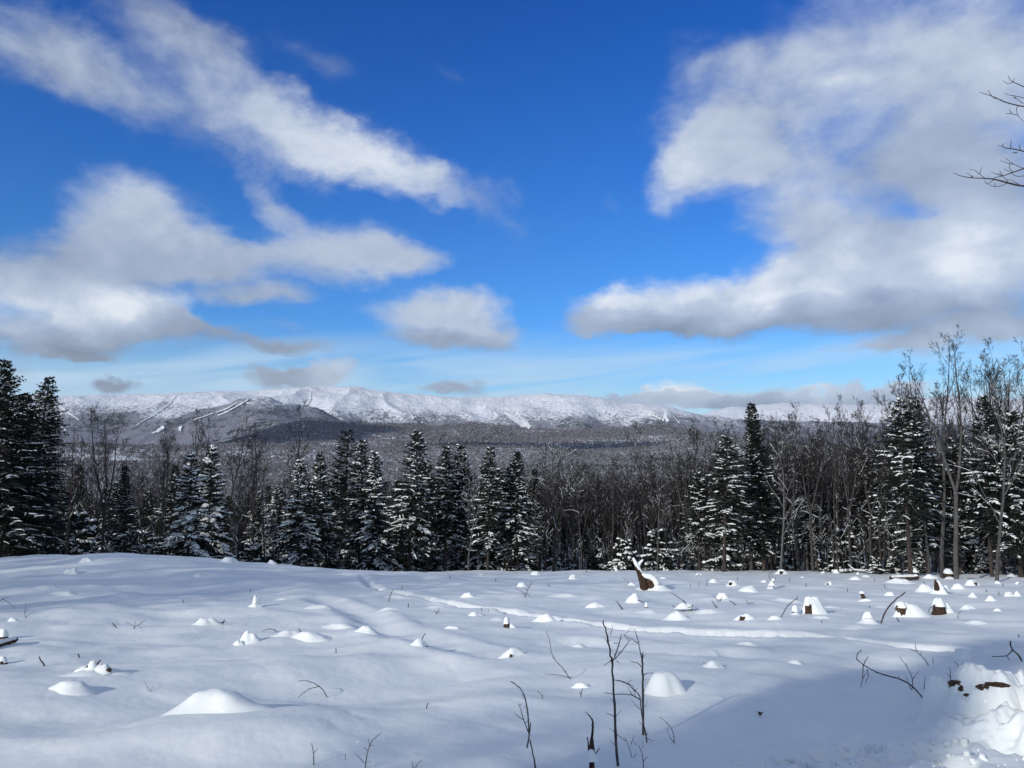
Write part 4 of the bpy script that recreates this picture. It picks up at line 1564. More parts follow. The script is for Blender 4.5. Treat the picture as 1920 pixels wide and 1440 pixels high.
o, q, s = M_(787, 1214, 34, 15, 'cone of snow with a slanting stick at its top', kind='cone')
sticks((789, 1203), 'slanting stick on the snow cone left of centre', [('stem', [(789, 1205), (792, 1196), (797, 1188)], 3, 2)])
sticks((795, 1213), 'dark bark piece at the foot of the snow cone', [('stem', [(784, 1214), (795, 1214), (802, 1212)], 5, 4)], name='bark_piece', cat='wood piece', mat=WOOD)
M_(1020, 1166, 34, 14, 'mound touching the beaten trail near its middle')
M_(891, 1155, 26, 9, 'small mound just below the beaten trail', kind='steep')
M_(877, 1120, 22, 9, 'boulder-like lump right above the beaten trail')
M_(1117, 1139, 34, 11, 'flat-topped white mound left of the snow clump on twigs', kind='steep')
M_(1187, 1130, 24, 20, 'round snow clump held up by bent twigs', kind='steep', flat=1.0)
M_(1268, 1164, 48, 18, 'cone-like mound above the beaten trail right of centre', kind='cone')
M_(1397, 1162, 34, 12, 'long mound over a buried log with a dark hole', kind='steep', wood=.3)
M_(1452, 1162, 24, 8, 'small mound beside the long one over the buried log')
M_(1355, 1122, 20, 11, 'small steep mound near two thin stems right of centre', kind='steep')
M_(1374, 1098, 24, 10, 'white mound with a dark slot under its brim', kind='steep', wood=.3)
M_(1405, 1110, 34, 12, 'elongated snow lump over a branch tip', kind='steep')
M_(1338, 1093, 16, 8, 'rounded small mound left of the dark-slotted one')
M_(1185, 1098, 0.1 + 16, 6, 'tiny mound left of the leaning broken trunk')
M_(1337, 1252, 36, 15, 'low mound with a bent twig on its left, right of the saplings')
M_(1492, 1245, 30, 8, 'barely raised mound in the shade at right')
M_(1805, 1235, 30, 20, 'block-shaped snow mound behind the big near stump', kind='steep', flat=1.0)
M_(1735, 1110, 36, 16, 'wide mound left of the dark spike at right', kind='steep')
M_(1668, 1117, 20, 8, 'smooth small mound left of the dark spike group', kind='steep')
M_(1824, 1120, 18, 9, 'pointed mound right of the two big stumps', kind='cone')
M_(1857, 1127, 18, 10, 'second pointed mound further right of the two big stumps', kind='cone')
M_(1890, 1118, 16, 9, 'capped mound near the right border', kind='steep', wood=.3)
M_(1907, 1118, 14, 10, 'narrow mound next to the capped one at the right border', kind='cone')
M_(1870, 1146, 14, 6, 'tiny low mound near the right border')
M_(1813, 1143, 30, 11, 'snow ridge right of the two big stumps', kind='cone')
M_(1796, 1104, 20, 10, 'mound behind the dark spike at right', kind='steep')
M_(1822, 1098, 26, 12, 'large double mound behind the dark spike', kind='steep', wood=.3)
M_(1745, 1085, 26, 9, 'pale mound left of the far brown stump', kind='steep')
M_(1690, 1095, 46, 10, 'snow heap beneath the fallen log at right', rough=.15)
M_(1568, 1075, 12, 8, 'small peaked mound at the right woods edge', kind='cone')
M_(1436, 1062, 28, 10, 'square-topped white mound at the foot of the tall dark spruce', kind='steep')
M_(1372, 1059, 22, 7, 'white mound at the woods edge left of the square-topped one', kind='steep')
M_(970, 1068, 30, 12, 'largest mound of the far middle field', kind='steep')
M_(920, 1067, 24, 8, 'second mound of the far middle field', kind='steep')
M_(853, 1059, 14, 8, 'small pointed mound at the middle woods edge', kind='cone')
M_(1075, 1086, 18, 9, 'steep mound with a dark fleck in the upper middle field', kind='steep', wood=.3)
M_(978, 1100, 18, 8, 'steep round mound beside a thin bush', kind='steep')
M_(1290, 1064, 16, 8, 'peaked white mound near the woods at right of centre', kind='cone')
# ---- lesser bumps, alike
far = [(885, 1065), (905, 1066), (1000, 1052), (1040, 1056), (1120, 1059), (1132, 1053), (1155, 1070), (1170, 1056), (1215, 1066), (1240, 1059), (1262, 1066), (1325, 1059), (1345, 1060), (1398, 1077), (1420, 1068),
       (1468, 1076), (1500, 1083), (1530, 1090), (1555, 1096), (1600, 1087), (1625, 1082), (1640, 1097), (1700, 1083), (1722, 1076), (1765, 1073), (1850, 1083), (1895, 1081), (1910, 1095), (1870, 1094), (1660, 1078),
       (1610, 1077), (1540, 1075), (510, 1058), (540, 1059), (560, 1058), (600, 1057), (630, 1058), (660, 1056), (690, 1054), (720, 1054), (745, 1054), (770, 1056), (800, 1055), (830, 1054), (870, 1054), (760, 1074), (905, 1078), (1005, 1078),
       (1095, 1066), (1145, 1092), (1240, 1085), (1310, 1078), (1435, 1092), (1255, 1100)]
for i, (px, py) in enumerate(far):
    w = _m.uniform(7, 24)
    if i % 4 == 1:
        continue
    M_(px + _m.uniform(-4, 4), py, w, w * _m.uniform(.22, .45), 'small white bump over slash in the far part of the clearing', 'far bumps of the clearing', kind=['steep', 'steep', 'bell'][_m.randint(3)], rough=_m.uniform(.05, .2), flat=_m.uniform(.6, 1.2), lean=_m.uniform(-2, 2), wood=.32 if i % 3 == 0 else 0)
near = [(88, 1105), (238, 1118), (530, 1125), (600, 1142), (735, 1145), (750, 1122), (815, 1140), (640, 1180), (850, 1180), (935, 1163), (1085, 1213), (1090, 1290), 
        (1560, 1140), (1600, 1180), (1655, 1140), (1830, 1170), (1480, 1130), (1540, 1160), (1330, 1150), (1215, 1150), (1060, 1120), (930, 1112), (1400, 1210)]
for px, py in near:
    w = _m.uniform(20, 48)
    M_(px, py, w * 1.3, w * _m.uniform(.10, .2), 'faint swelling of snow in the open clearing', 'faint swellings of the clearing')

# ---- stumps
# broken leaning trunk, the landmark of the middle field
q = at(1217, 1107); s = scale_at(q)
o = thing('leaning_snag', 'leaning broken trunk with splintered top and snow down its right side', 'broken trunk', q)
mt = MB()
# thick butt and tall split spike on its left
body = [(1209, 1108, 9, 0), (1208, 1098, 8.5, 0), (1205, 1088, 7.5, .01), (1200, 1076, 5.5, .02), (1195, 1064, 4.5, .02), (1191, 1054, 3.4, .02), (1188, 1047, 1.6, .02)]
P = px_curve([(b[0], b[1]) for b in body], q[1]); P[0, 2] -= .2
mt.tube(P - q, np.array([b[2] for b in body]) * s, 12)
mt.build('split_spike', WOOD, o)
mt = MB()
P = px_curve([(1219, 1110), (1219, 1100), (1218, 1090), (1217, 1084)], q[1] + .12); P[0, 2] -= .2
mt.tube(P - q, np.array([13, 11.5, 11, 10]) * s, 14)
mt.build('butt', WOOD, o)
for pts, rr, oy in (([(1187, 1046), (1192, 1056), (1197, 1066), (1203, 1076)], [2, 3.6, 4, 3.4], -.02), ([(1203, 1076), (1210, 1080), (1219, 1081), (1227, 1086), (1232, 1095)], [3, 4.6, 5.6, 5.6, 6], -.05), ([(1226, 1086), (1231, 1098), (1236, 1108)], [6, 8, 10], .05),
                    ([(1196, 1062), (1199, 1056), (1205, 1050)], [4, 3, 2], .02)):
    mm = MB(); P = px_curve(pts, q[1] + oy)
    P = smooth_curve(P)
    mm.tube(P - q, np.interp(np.linspace(0, 1, len(P)), np.linspace(0, 1, len(rr)), rr) * s, 10)
    mm.build('snow_crust', SNOW_CLUMP, o)
m, gg = dome(q[0] + 12 * s, q[1] + .15, 30 * s, 22 * s, 16 * s, 'cone', seed=2)
kk = m.build('snow_foot', SNOW, o); kk.location = (12 * s, .15, gg - q[2])
sticks((1196, 1050), 'forked snow-topped branch lying behind the leaning broken trunk', [('stem', [(1192, 1050), (1204, 1046), (1216, 1044), (1226, 1038)], 4, 2.5), ('branch', [(1204, 1046), (1208, 1040), (1216, 1041)], 3, 2)], name='fallen_branch', cat='branch')
stump(1690, 1157, 20, 21, 8, 'dark-faced stump with a long snow drape falling to its right', drape=(20, 62, 28), jag=.05)
stump(1761, 1153, 22, 18, 12, 'brown stump with a tall snow cap and snow clinging to its right', drape=(14, 26, 20), jag=.05)
stump(1628, 1169, 22, 8, 14, 'stump showing only a dark band between snow cap and snow foot', foot=(46, 10), capw=1.05)
stump(1517, 1151, 15, 18, 11, 'hooded stump with a brown hollow at its left and snow running down right', drape=(9, 40, 30), jag=.05)
stump(1491, 1152, 9, 8, 9, 'slim capped stump left of the hooded one', foot=(22, 4), capw=1.2)
stump(1621, 1126, 8, 14, 3, 'thin leaning stub right of centre of the right field', lean=(-5, 0), taper=.8, foot=(22, 4))
stump(1778, 1086, 17, 12, 7, 'far brown stump with a snow cap before the right woods', foot=(26, 5))
stump(1081, 1054, 7, 9, 5, 'small far stump with white cap in front of the centre thicket', foot=(12, 2))
stump(950, 1177, 12, 10, 9, 'little stump with a brown broken face below the beaten trail', drape=(8, 22, 9), jag=.3)
stump(480, 1138, 13, 6, 14, 'knob-shaped snow-capped stump left of centre', foot=(28, 7), capw=1.1)
stump(1008, 1049, 5, 7, 4, 'tiny far stump with cap right of the middle woods edge')
stump(1716, 1078, 9, 6, 5, 'tiny stump left of the fallen log at the right woods edge')
stump(1212, 1243 - 103, 6, 4, 6, 'tiny capped peg right of the snow clump on twigs', capw=1.3)
# dark spike
q = at(1757, 1113); s = scale_at(q)
o = thing('splintered_stump', 'dark splinter spike standing out of snow at right', 'tree stump', q)
mt = MB(); P = px_curve([(1759, 1114), (1757, 1104), (1755, 1094), (1753, 1087)], q[1]); P[0, 2] -= .1
mt.tube(P - q, np.array([6, 5.5, 3.5, 1]) * s, 8); mt.build('spike', WOOD, o)
m, gg = dome(q[0] + 6 * s, q[1] + .1, 16 * s, 14 * s, 22 * s, 'cone', seed=5); kk = m.build('snow_drape', SNOW, o); kk.location = (6 * s, .1, gg - q[2])
stump(1773, 1113, 10, 6, 8, 'round-capped stub right beside the dark splinter spike', capw=1.2)

# lying logs
def log(p0, p1, w, label, cap=True, name='fallen_log'):
    a, b = at(*p0), at(*p1)
    s = scale_at((a + b) / 2)
    r = w * s / 2
    mid = (a + b) / 2
    o = thing(name, label, 'log', mid)
    a = a + [0, 0, r * .7]; b = b + [0, 0, r * 1.2]
    P = smooth_curve(np.linspace(a, b, 5)) - mid
    P, rr = knobby(P, r, r * .7, _m)
    m = MB(); m.tube(P, rr, 10); m.build('wood', WOOD, o)
    if cap:
        m = MB(); m.tube(P * .97 + [0, 0, r * .75], rr * .9 * np.concatenate([[.5], np.ones(len(P) - 2), [.4]]), 9); m.build('snow_cap', SNOW_CLUMP, o)
    return o


log((1672, 1088), (1722, 1089), 9, 'snow-covered fallen log at the right woods edge')
log((-20, 1219), (30, 1206), 11, 'dark log end with snow on top sticking in from the left border')
log((1280, 1063 - 4), (1310, 1061), 4, 'thin snowy log far off before the right woods')
stump(4, 1199, 18, 8, 10, 'snow-topped stump at the left border above the dark log end', capw=1.1)
stump(4, 1246, 14, 6, 8, 'low dark stump with snow at the left border below the log end')
# slash heap at left: several dark pieces with snow pads
M_(178, 1266, 110, 10, 'snow mound under the heap of dark broken wood at left', rough=.08)
q = at(182, 1262); s = scale_at(q)
o = thing('slash_heap', 'heap of dark broken wood pads with snow caps at left', 'slash heap', q)
for pts, w0, w1 in (([(160, 1266), (163, 1257), (165, 1249)], 6, 4), ([(165, 1259), (185, 1259), (206, 1257)], 5, 7), ([(178, 1264), (192, 1261), (207, 1256)], 9, 8), ([(198, 1268), (198, 1258)], 4, 3), ([(182, 1246), (186, 1240), (189, 1238)], 3, 2)):
    P = smooth_curve(px_curve(pts, q[1] - .05)); P, r = knobby(P - q, w0 * s / 2, w1 * s / 2, _m)
    m = MB(); m.tube(P, r, 8); m.build('wood_piece', WOOD, o)
for (px, py, w, h) in ((193, 1256, 34, 11), (174, 1250, 22, 12), (152, 1262, 24, 12)):
    P = px_curve([(px, py)], q[1])[0]
    m, _ = dome(0, 0, w * s / 2, w * s / 2 * .8, h * s, 'steep', seed=px, z0=0, rough=.07); kk = m.build('snow_cap', SNOW_CLUMP, o); kk.location = P - q

# big trampled stump at the near right
q = at(1850, 1392)
d = (q - CAM)[:2]; d /= np.linalg.norm(d)
c = q[:2] + d * .62
s = scale_at(np.array([c[0], c[1], q[2]]))
g0 = float(soft_at([c[0]], [c[1]])[0])
side = np.array([d[1], -d[0]])


def row_z(py, back=0.0):
    """height above the stump's ground that shows at row py"""
    e = raydir(1850, py)
    t = np.hypot(*(c - d * back)) / math.hypot(e[0], e[1])
    return 1.65 + t * e[2] - g0


o = thing('snowy_stump', 'big near stump at right with brown wood showing between lumpy snow', 'tree stump', (c[0], c[1], g0))
top = row_z(1276)
from mathutils.bvhtree import BVHTree
banks = []
for (u, v, rx, ry, hh, sd_, rg, kd) in ((0.02, 0.0, .40, .38, row_z(1256), 1.9, .04, 'steep'), (.20, .10, .36, .30, row_z(1250, -.1), 5.9, .04, 'steep'), (-.02, -.30, .52, .34, row_z(1322, .30), 3.1, .04, 'bell'), (.62, -.06, .62, .48, row_z(1278, .1), 6.4, .05, 'bell'),
                                       (-.36, -.02, .17, .18, row_z(1284, .03), 8.2, .04, 'steep'), (.42, -.42, .55, .36, row_z(1340, .42), 4.5, .05, 'bell'), (1.2, -.1, .7, .55, row_z(1275, .15), 2.2, .05, 'bell'), (.95, -.55, .55, .4, row_z(1352, .55), 9.2, .05, 'bell')):
    p = side * u + d * v
    m, gg = dome(c[0] + p[0], c[1] + p[1], rx, ry, hh, kd, seed=sd_, rough=rg, nr=36, na=96, lobes=.4, billow=.14)
    kk = m.build('snow_bank', SNOW, o); kk.location = (p[0], p[1], gg - g0)
    me = kk.data
    off = Vector((c[0] + p[0], c[1] + p[1], gg))
    banks.append(BVHTree.FromPolygons([v_.co + off for v_ in me.vertices], [tuple(f.vertices) for f in me.polygons]))
for (px, py, w, h) in ((1797, 1283, 26, 15), (1801, 1292, 10, 10), (1850, 1290, 36, 15), (1874, 1284, 34, 10), (1814, 1304, 15, 8)):
    rd = Vector(raydir(px, py))
    hits = [b.ray_cast(Vector(CAM), rd) for b in banks]
    hits = [hh for hh in hits if hh[0] is not None]
    if not hits:
        continue
    hit = min(hits, key=lambda t: t[3])
    L_ = hit[3] / 1442
    m = wood_block(w * L_ / 2, .10, px, .7, .22, na=26, flare=.1)
    kk = m.build('wood', WOOD, o)
    nn = (hit[1] * .5 - rd * .8).normalized()
    kk.rotation_euler = nn.to_track_quat('Z', 'Y').to_euler()
    kk.scale = (1, max(h / w, .26), 1)
    kk.location = hit[0] - nn * .082 - Vector((c[0], c[1], g0))
# crumbs of kicked-up snow
m = MB()
for i in range(170):
    px = _m.uniform(1430, 1960); py = _m.uniform(1345, 1445)
    if px < 1750 and py < 1392 + (1750 - px) * .06:
        continue
    x, y = march(px, py, z_field)[:2]
    r = .006 + .035 * _m.rand() ** 2.5
    zz = gz(x, y)
    u = np.linspace(0, np.pi, 5)[1:-1]; a = np.arange(6) * np.pi / 3
    ring = np.stack([np.sin(u)[:, None] * np.cos(a), np.sin(u)[:, None] * np.sin(a), np.broadcast_to(np.cos(u)[:, None], (3, 6))], -1) * r * _m.uniform(.75, 1.25, (3, 6, 1))
    ring = ring + [x, y, zz + r * .3]
    m.grid(ring[:, ::-1], wrap=True)
    m.raw(np.concatenate([ring[0], [[x, y, zz + r * 1.2]]]), np.stack([np.arange(6), np.roll(np.arange(6), -1), np.full(6, 6)], -1))
tag(m.build('snow_crumbs', SNOW), kind='stuff', label='crumbs of kicked-up snow around the near footprints', cat='snow')

# ---- saplings and twigs
S_ = sticks
S_((1160, 1436), 'tall thin sapling in the near middle, forked at the top, highest of the near stems', [
    ('stem', [(1160, 1436), (1156, 1412), (1154, 1370), (1153, 1330), (1150, 1290), (1149, 1262), (1148, 1240), (1143, 1218), (1138, 1192), (1135, 1178), (1131, 1164)], 9, 3.5),
    ('branch', [(1149, 1240), (1155, 1224), (1160, 1210), (1163, 1198), (1165, 1190)], 4, 2.2), ('branch', [(1153, 1236), (1163, 1224), (1172, 1213), (1182, 1199)], 3, 1.6), ('branch', [(1147, 1237), (1140, 1243), (1131, 1249)], 2.5, 1.3),
    ('branch', [(1141, 1207), (1136, 1200), (1132, 1194)], 2.2, 1.2), ('branch', [(1144, 1190), (1148, 1180), (1148, 1172)], 1.8, 1), ('branch', [(1151, 1206), (1159, 1206), (1163, 1212)], 1.8, 1), ('branch', [(1155, 1240), (1160, 1240), (1161, 1246)], 1.8, 1),
    ('branch', [(1153, 1345), (1146, 1340), (1137, 1338)], 2.5, 1.2), ('branch', [(1152, 1275), (1162, 1276), (1172, 1279), (1186, 1285), (1190, 1300), (1192, 1307)], 2.4, 1.2)], name='bare_sapling', cat='sapling')
S_((1206, 1378), 'straight dead stem with a cut top, second of the near saplings', [
    ('stem', [(1206, 1380), (1206, 1340), (1205, 1290), (1205, 1250), (1205, 1226)], 7, 5), ('branch', [(1204, 1251), (1196, 1243), (1182, 1240)], 3, 1.6), ('branch', [(1206, 1266), (1212, 1262), (1225, 1262)], 2.6, 1.4), ('branch', [(1206, 1300), (1209, 1292)], 2, 1.2)],
   name='bare_sapling', cat='sapling')
S_((1214, 1392), 'thin crooked sapling leaning against the straight dead stem', [
    ('stem', [(1214, 1393), (1211, 1375), (1205, 1352), (1202, 1330), (1201, 1310), (1197, 1300), (1180, 1284), (1165, 1278), (1154, 1275)], 4.5, 1.6), ('branch', [(1204, 1238), (1200, 1220), (1197, 1203), (1193, 1190), (1189, 1179)], 3, 1.5),
    ('branch', [(1196, 1206), (1184, 1198), (1168, 1190)], 2.6, 1.2), ('branch', [(1197, 1204), (1200, 1202)], 2, 1), ('branch', [(1200, 1312), (1186, 1303), (1170, 1301), (1150, 1302), (1133, 1299)], 3, 1.4), ('branch', [(1186, 1303), (1180, 1295), (1178, 1287)], 2, 1),
    ('branch', [(1200, 1330), (1190, 1320), (1183, 1312)], 2.2, 1), ('branch', [(1213, 1385), (1220, 1387), (1225, 1390)], 2.2, 1)], name='bare_sapling', cat='sapling')
S_((1003, 1448), 'pair of crooked thin stems rising left of the broken snag', [
    ('stem', [(1006, 1450), (1003, 1430), (998, 1408), (994, 1388)], 5, 4), ('stem', [(988, 1402), (992, 1382), (995, 1354)], 5, 3.5), ('branch', [(992, 1378), (991, 1350), (988, 1325), (983, 1303), (975, 1291), (958, 1276)], 4.5, 2.5),
    ('branch', [(990, 1372), (982, 1350), (978, 1335), (972, 1319)], 3, 1.6), ('branch', [(980, 1349), (971, 1343), (964, 1335)], 2.4, 1.3)], name='bare_sapling', cat='sapling', drift=.03)
q = at(1110, 1455); s = scale_at(q)
o, q, s = S_((1110, 1455), 'broken snag with a long curved splinter and a snow collar at the bottom edge', [
    ('trunk', [(1111, 1460), (1110, 1440), (1109, 1425), (1108, 1416)], 17, 13), ('splinter', [(1109, 1418), (1108, 1395), (1111, 1372), (1112, 1355), (1107, 1343), (1098, 1334)], 12, 1.5), ('splinter', [(1105, 1416), (1103, 1396), (1101, 1382)], 6, 3),
    ('splinter', [(1114, 1416), (1112, 1385)], 5, 3), ('branch', [(1114, 1416), (1119, 1410), (1125, 1402)], 4, 2)], name='broken_snag', cat='snag', mat=WOOD)
m, _ = dome(0, 0, 10 * s, 10 * s, 14 * s, 'steep', seed=4, z0=0); kk = m.build('snow_collar', SNOW_CLUMP, o); kk.location = px_curve([(1108, 1418)], q[1] - .02)[0] - q
S_((683, 1441), 'slender forked sapling at the bottom edge left of centre', [('stem', [(683, 1442), (687, 1420), (692, 1402), (696, 1390), (706, 1381), (716, 1373)], 3, 1.3), ('branch', [(682, 1430), (674, 1420), (666, 1412)], 2, 1), ('branch', [(692, 1398), (700, 1397)], 1.6, 1), ('branch', [(693, 1396), (690, 1383)], 1.6, 1), ('branch', [(683, 1430), (695, 1428)], 1.5, .8)], name='bare_sapling', cat='sapling')
S_((589, 1434), 'small forked twig at the bottom edge, left of the slender forked sapling', [('stem', [(589, 1435), (588, 1412), (584, 1393)], 3, 1.6), ('branch', [(588, 1412), (592, 1406), (597, 1403)], 2, 1), ('branch', [(587, 1408), (586, 1400)], 1.6, 1)])
S_((776, 1440), 'short forked twig at the bottom edge near the frame centre', [('stem', [(775, 1442), (781, 1434), (791, 1425)], 2.4, 1.4), ('branch', [(775, 1440), (772, 1427)], 1.8, 1)])
S_((647, 1425), 'tiny upright stem between the two bottom left saplings', [('stem', [(646, 1426), (648, 1414)], 2, 1.2)])
S_((618, 1308), 'bowed twig bending to the left beside the largest near left mound', [('stem', [(618, 1309), (608, 1296), (600, 1288), (588, 1280), (572, 1276), (559, 1277)], 2.8, 1.4), ('branch', [(599, 1287), (580, 1291), (568, 1300), (559, 1308)], 2.2, 1.1), ('branch', [(590, 1281), (594, 1285)], 1.4, .8)])
S_((1073, 1273), 'long thin leaning stem left of the tall sapling', [('stem', [(1074, 1274), (1056, 1253), (1042, 1240), (1034, 1225), (1030, 1200), (1024, 1182)], 2.6, 1.2), ('branch', [(1071, 1271), (1050, 1266), (1021, 1263)], 2.2, 1.1), ('branch', [(1040, 1236), (1034, 1232)], 1.6, .9)])
S_((1264, 1394), 'arching twig right of the near saplings', [('stem', [(1264, 1395), (1264, 1378), (1258, 1364), (1248, 1353), (1237, 1345)], 2.4, 1.2), ('branch', [(1264, 1392), (1254, 1380), (1251, 1362)], 2, 1)])
S_((1190, 1421), 'low tangle of twigs at the foot of the tall sapling', [('stem', [(1188, 1422), (1180, 1402), (1172, 1382)], 2.4, 1.2), ('branch', [(1183, 1396), (1187, 1385), (1189, 1379)], 2, 1), ('branch', [(1174, 1390), (1158, 1378), (1143, 1365)], 2.2, 1), ('branch', [(1189, 1392), (1194, 1398)], 1.8, 1), ('branch', [(1188, 1420), (1194, 1412)], 1.6, 1)])
S_((1207, 1442), 'forked twig at the bottom edge right of the tall sapling', [('stem', [(1207, 1443), (1206, 1418), (1198, 1397)], 2.8, 1.4), ('branch', [(1206, 1428), (1214, 1419)], 2, 1), ('branch', [(1206, 1402), (1205, 1392)], 1.8, 1)])
S_((1650, 1169), 'dark bowed stick left of the dark-faced stump', [('stem', [(1650, 1170), (1658, 1150), (1668, 1135), (1682, 1122), (1697, 1111)], 4.5, 3)], name='bowed_stick', cat='stick')
S_((1462, 1157), 'thin bowed stick left of the slim capped stump', [('stem', [(1462, 1158), (1474, 1139), (1486, 1127), (1495, 1122)], 3, 2), ('branch', [(1494, 1123), (1496, 1117)], 2, 1.2)], name='bowed_stick', cat='stick')
S_((1738, 1311), 'long crooked dead branch lying on the shaded snow at right', [('stem', [(1739, 1312), (1716, 1291), (1700, 1279), (1686, 1273), (1668, 1268), (1650, 1263), (1626, 1252), (1614, 1243), (1605, 1233), (1607, 1227), (1615, 1217)], 4.5, 2), ('branch', [(1618, 1250), (1621, 1242), (1628, 1231)], 3, 1.5), ('branch', [(1618, 1250), (1618, 1268), (1614, 1289)], 2.6, 1.3), ('branch', [(1626, 1254), (1629, 1268), (1622, 1281)], 2.4, 1.2), ('branch', [(1618, 1272), (1624, 1262)], 1.8, 1), ('branch', [(1686, 1273), (1685, 1268)], 2.5, 1.5)], name='fallen_branch', cat='branch')
S_((1707, 1294), 'forked twig behind the long crooked dead branch', [('stem', [(1708, 1295), (1712, 1273), (1703, 1254), (1686, 1230)], 2.8, 1.2), ('branch', [(1712, 1273), (1717, 1266), (1724, 1258)], 2, 1), ('branch', [(1707, 1292), (1700, 1270)], 2, 1), ('branch', [(1700, 1250), (1700, 1243)], 1.5, .9)])
S_((1744, 1247), 'dark twig with a forked tip above the long crooked dead branch', [('stem', [(1745, 1247), (1731, 1233), (1718, 1221), (1716, 1206)], 2.8, 1.4), ('branch', [(1718, 1221), (1711, 1219), (1705, 1216)], 2.2, 1.1), ('branch', [(1727, 1229), (1727, 1222)], 1.6, 1)])
S_((1750, 1243), 'tiny upright twig beside the dark fork-tipped one', [('stem', [(1750, 1244), (1749, 1232)], 2, 1.2)])
S_((1781, 1311), 'upright twig with side shoots at the left of the big near stump', [('stem', [(1780, 1312), (1783, 1295), (1782, 1270), (1781, 1250)], 3, 1.5), ('branch', [(1782, 1299), (1770, 1289), (1758, 1274)], 2.4, 1.2), ('branch', [(1783, 1299), (1787, 1298)], 1.8, 1), ('branch', [(1782, 1270), (1775, 1262)], 1.8, 1)])
S_((1802, 1253), 'small forked twig on the top of the big near stump', [('stem', [(1802, 1254), (1796, 1247), (1790, 1240)], 2.6, 1.4), ('branch', [(1800, 1252), (1805, 1243)], 2, 1.1)])
S_((1918, 1240), 'dark crooked branch rising at the right border', [('stem', [(1920, 1242), (1910, 1228), (1900, 1220), (1895, 1212), (1894, 1202)], 5, 4), ('branch', [(1898, 1219), (1890, 1229), (1878, 1231), (1860, 1231)], 3.5, 1.8), ('branch', [(1888, 1231), (1894, 1238)], 2.4, 1.3)], name='fallen_branch', cat='branch')
S_((1731, 1293), 'single straight thin stick right of the forked twig', [('stem', [(1731, 1294), (1735, 1267)], 2.2, 1.4)])
S_((1425, 1341), 'tiny brown dead leaf cluster standing in the shaded snow', [('stem', [(1425, 1344), (1425, 1336)], 6, 7), ('branch', [(1424, 1340), (1421, 1334)], 3, 3), ('branch', [(1426, 1340), (1430, 1335)], 3, 3)], name='leaf_cluster', cat='dead leaves', mat=WOOD)
S_((1088, 1307), 'stubby twig with a snow bit right of the pair of crooked stems', [('stem', [(1088, 1307), (1090, 1298), (1092, 1291)], 4, 2), ('branch', [(1090, 1302), (1086, 1298)], 2, 1.2)])
S_((1022, 1310), 'leaning twig between the crooked pair and the stubby twig', [('stem', [(1022, 1310), (1015, 1302), (1007, 1295)], 2.2, 1.2), ('branch', [(1017, 1304), (1018, 1300)], 1.5, .9)])
S_((799, 1329), 'lone small dark stub on the sunlit snow', [('stem', [(799, 1330), (800, 1323), (804, 1318)], 4, 2)])
S_((86, 1249), 'thick bent twig left of the slash heap', [('stem', [(87, 1250), (81, 1243), (76, 1238), (73, 1231)], 5, 3)])
S_((150, 1233), 'short dark twig above the slash heap', [('stem', [(150, 1234), (148, 1229), (146, 1226)], 5, 3)])
S_((221, 1178), 'left one of two small forked twigs at left middle', [('stem', [(222, 1179), (217, 1174), (210, 1168)], 3, 1.8), ('branch', [(216, 1173), (211, 1175)], 2, 1.2)])
S_((250, 1179), 'right one of two small forked twigs at left middle', [('stem', [(249, 1180), (253, 1174), (262, 1171), (272, 1163)], 3, 1), ('branch', [(252, 1174), (254, 1164)], 1.5, .8), ('branch', [(252, 1175), (236, 1166)], 1.5, .8)])
S_((417, 1171), 'dark forked twig behind the low rounded mound', [('stem', [(416, 1171), (419, 1166), (421, 1162)], 4, 3), ('branch', [(417, 1168), (414, 1166)], 2.4, 1.5)])
S_((571, 1194), 'leaning stick above the broad low mound at left middle', [('stem', [(572, 1195), (566, 1187), (560, 1179)], 3.4, 2.6)])
S_((523, 1185), 'arched twig over the small mound at left middle', [('stem', [(524, 1186), (516, 1181), (507, 1179), (498, 1180), (492, 1184)], 2.6, 1.4)])
S_((630, 1225), 'tiny upright stick alone at left middle', [('stem', [(630, 1226), (630, 1215)], 3.2, 2)])
S_((48, 1160), 'thin dry weed at the far left', [('stem', [(49, 1160), (46, 1146), (49, 1130)], 1.6, .9), ('branch', [(49, 1157), (57, 1150), (67, 1147)], 1.4, .8), ('branch', [(47, 1148), (52, 1140)], 1.2, .7)], name='dry_weed', cat='weed')
S_((26, 1141), 'drooping dry weed at the left border', [('stem', [(-4, 1128), (6, 1123), (16, 1129), (29, 1141)], 1.8, .9), ('branch', [(2, 1125), (9, 1121), (16, 1121)], 1.4, .8)], name='dry_weed', cat='weed')
S_((278, 1297), 'fine dry twig left of the largest mound', [('stem', [(274, 1298), (283, 1295), (286, 1287)], 2, 1), ('branch', [(280, 1295), (275, 1285), (270, 1277)], 1.3, .7)])
S_((728, 1129), 'thin upright stick below the bend of the beaten trail', [('stem', [(728, 1129), (731, 1118), (736, 1106)], 2.4, 1.6)])
S_((765, 1140), 'short stick with a snow tip below the beaten trail', [('stem', [(765, 1140), (766, 1131)], 2.4, 1.6)])
S_((818, 1152), 'small tuft of dry twigs below the beaten trail', [('stem', [(816, 1153), (820, 1146), (824, 1140)], 2, 1), ('branch', [(818, 1150), (814, 1144)], 1.6, .8), ('branch', [(819, 1150), (825, 1146)], 1.5, .8)])
S_((985, 1120), 'thin leafless bush in the upper middle field', [('stem', [(984, 1121), (988, 1108), (993, 1098), (997, 1090)], 2.2, 1.1), ('branch', [(986, 1114), (976, 1107), (965, 1104)], 1.8, .9), ('branch', [(987, 1112), (997, 1121)], 1.8, .9), ('branch', [(986, 1118), (978, 1112)], 1.6, .8), ('branch', [(990, 1104), (999, 1092)], 1.5, .8), ('branch', [(989, 1108), (982, 1101)], 1.4, .8)], name='bare_bush', cat='bush')
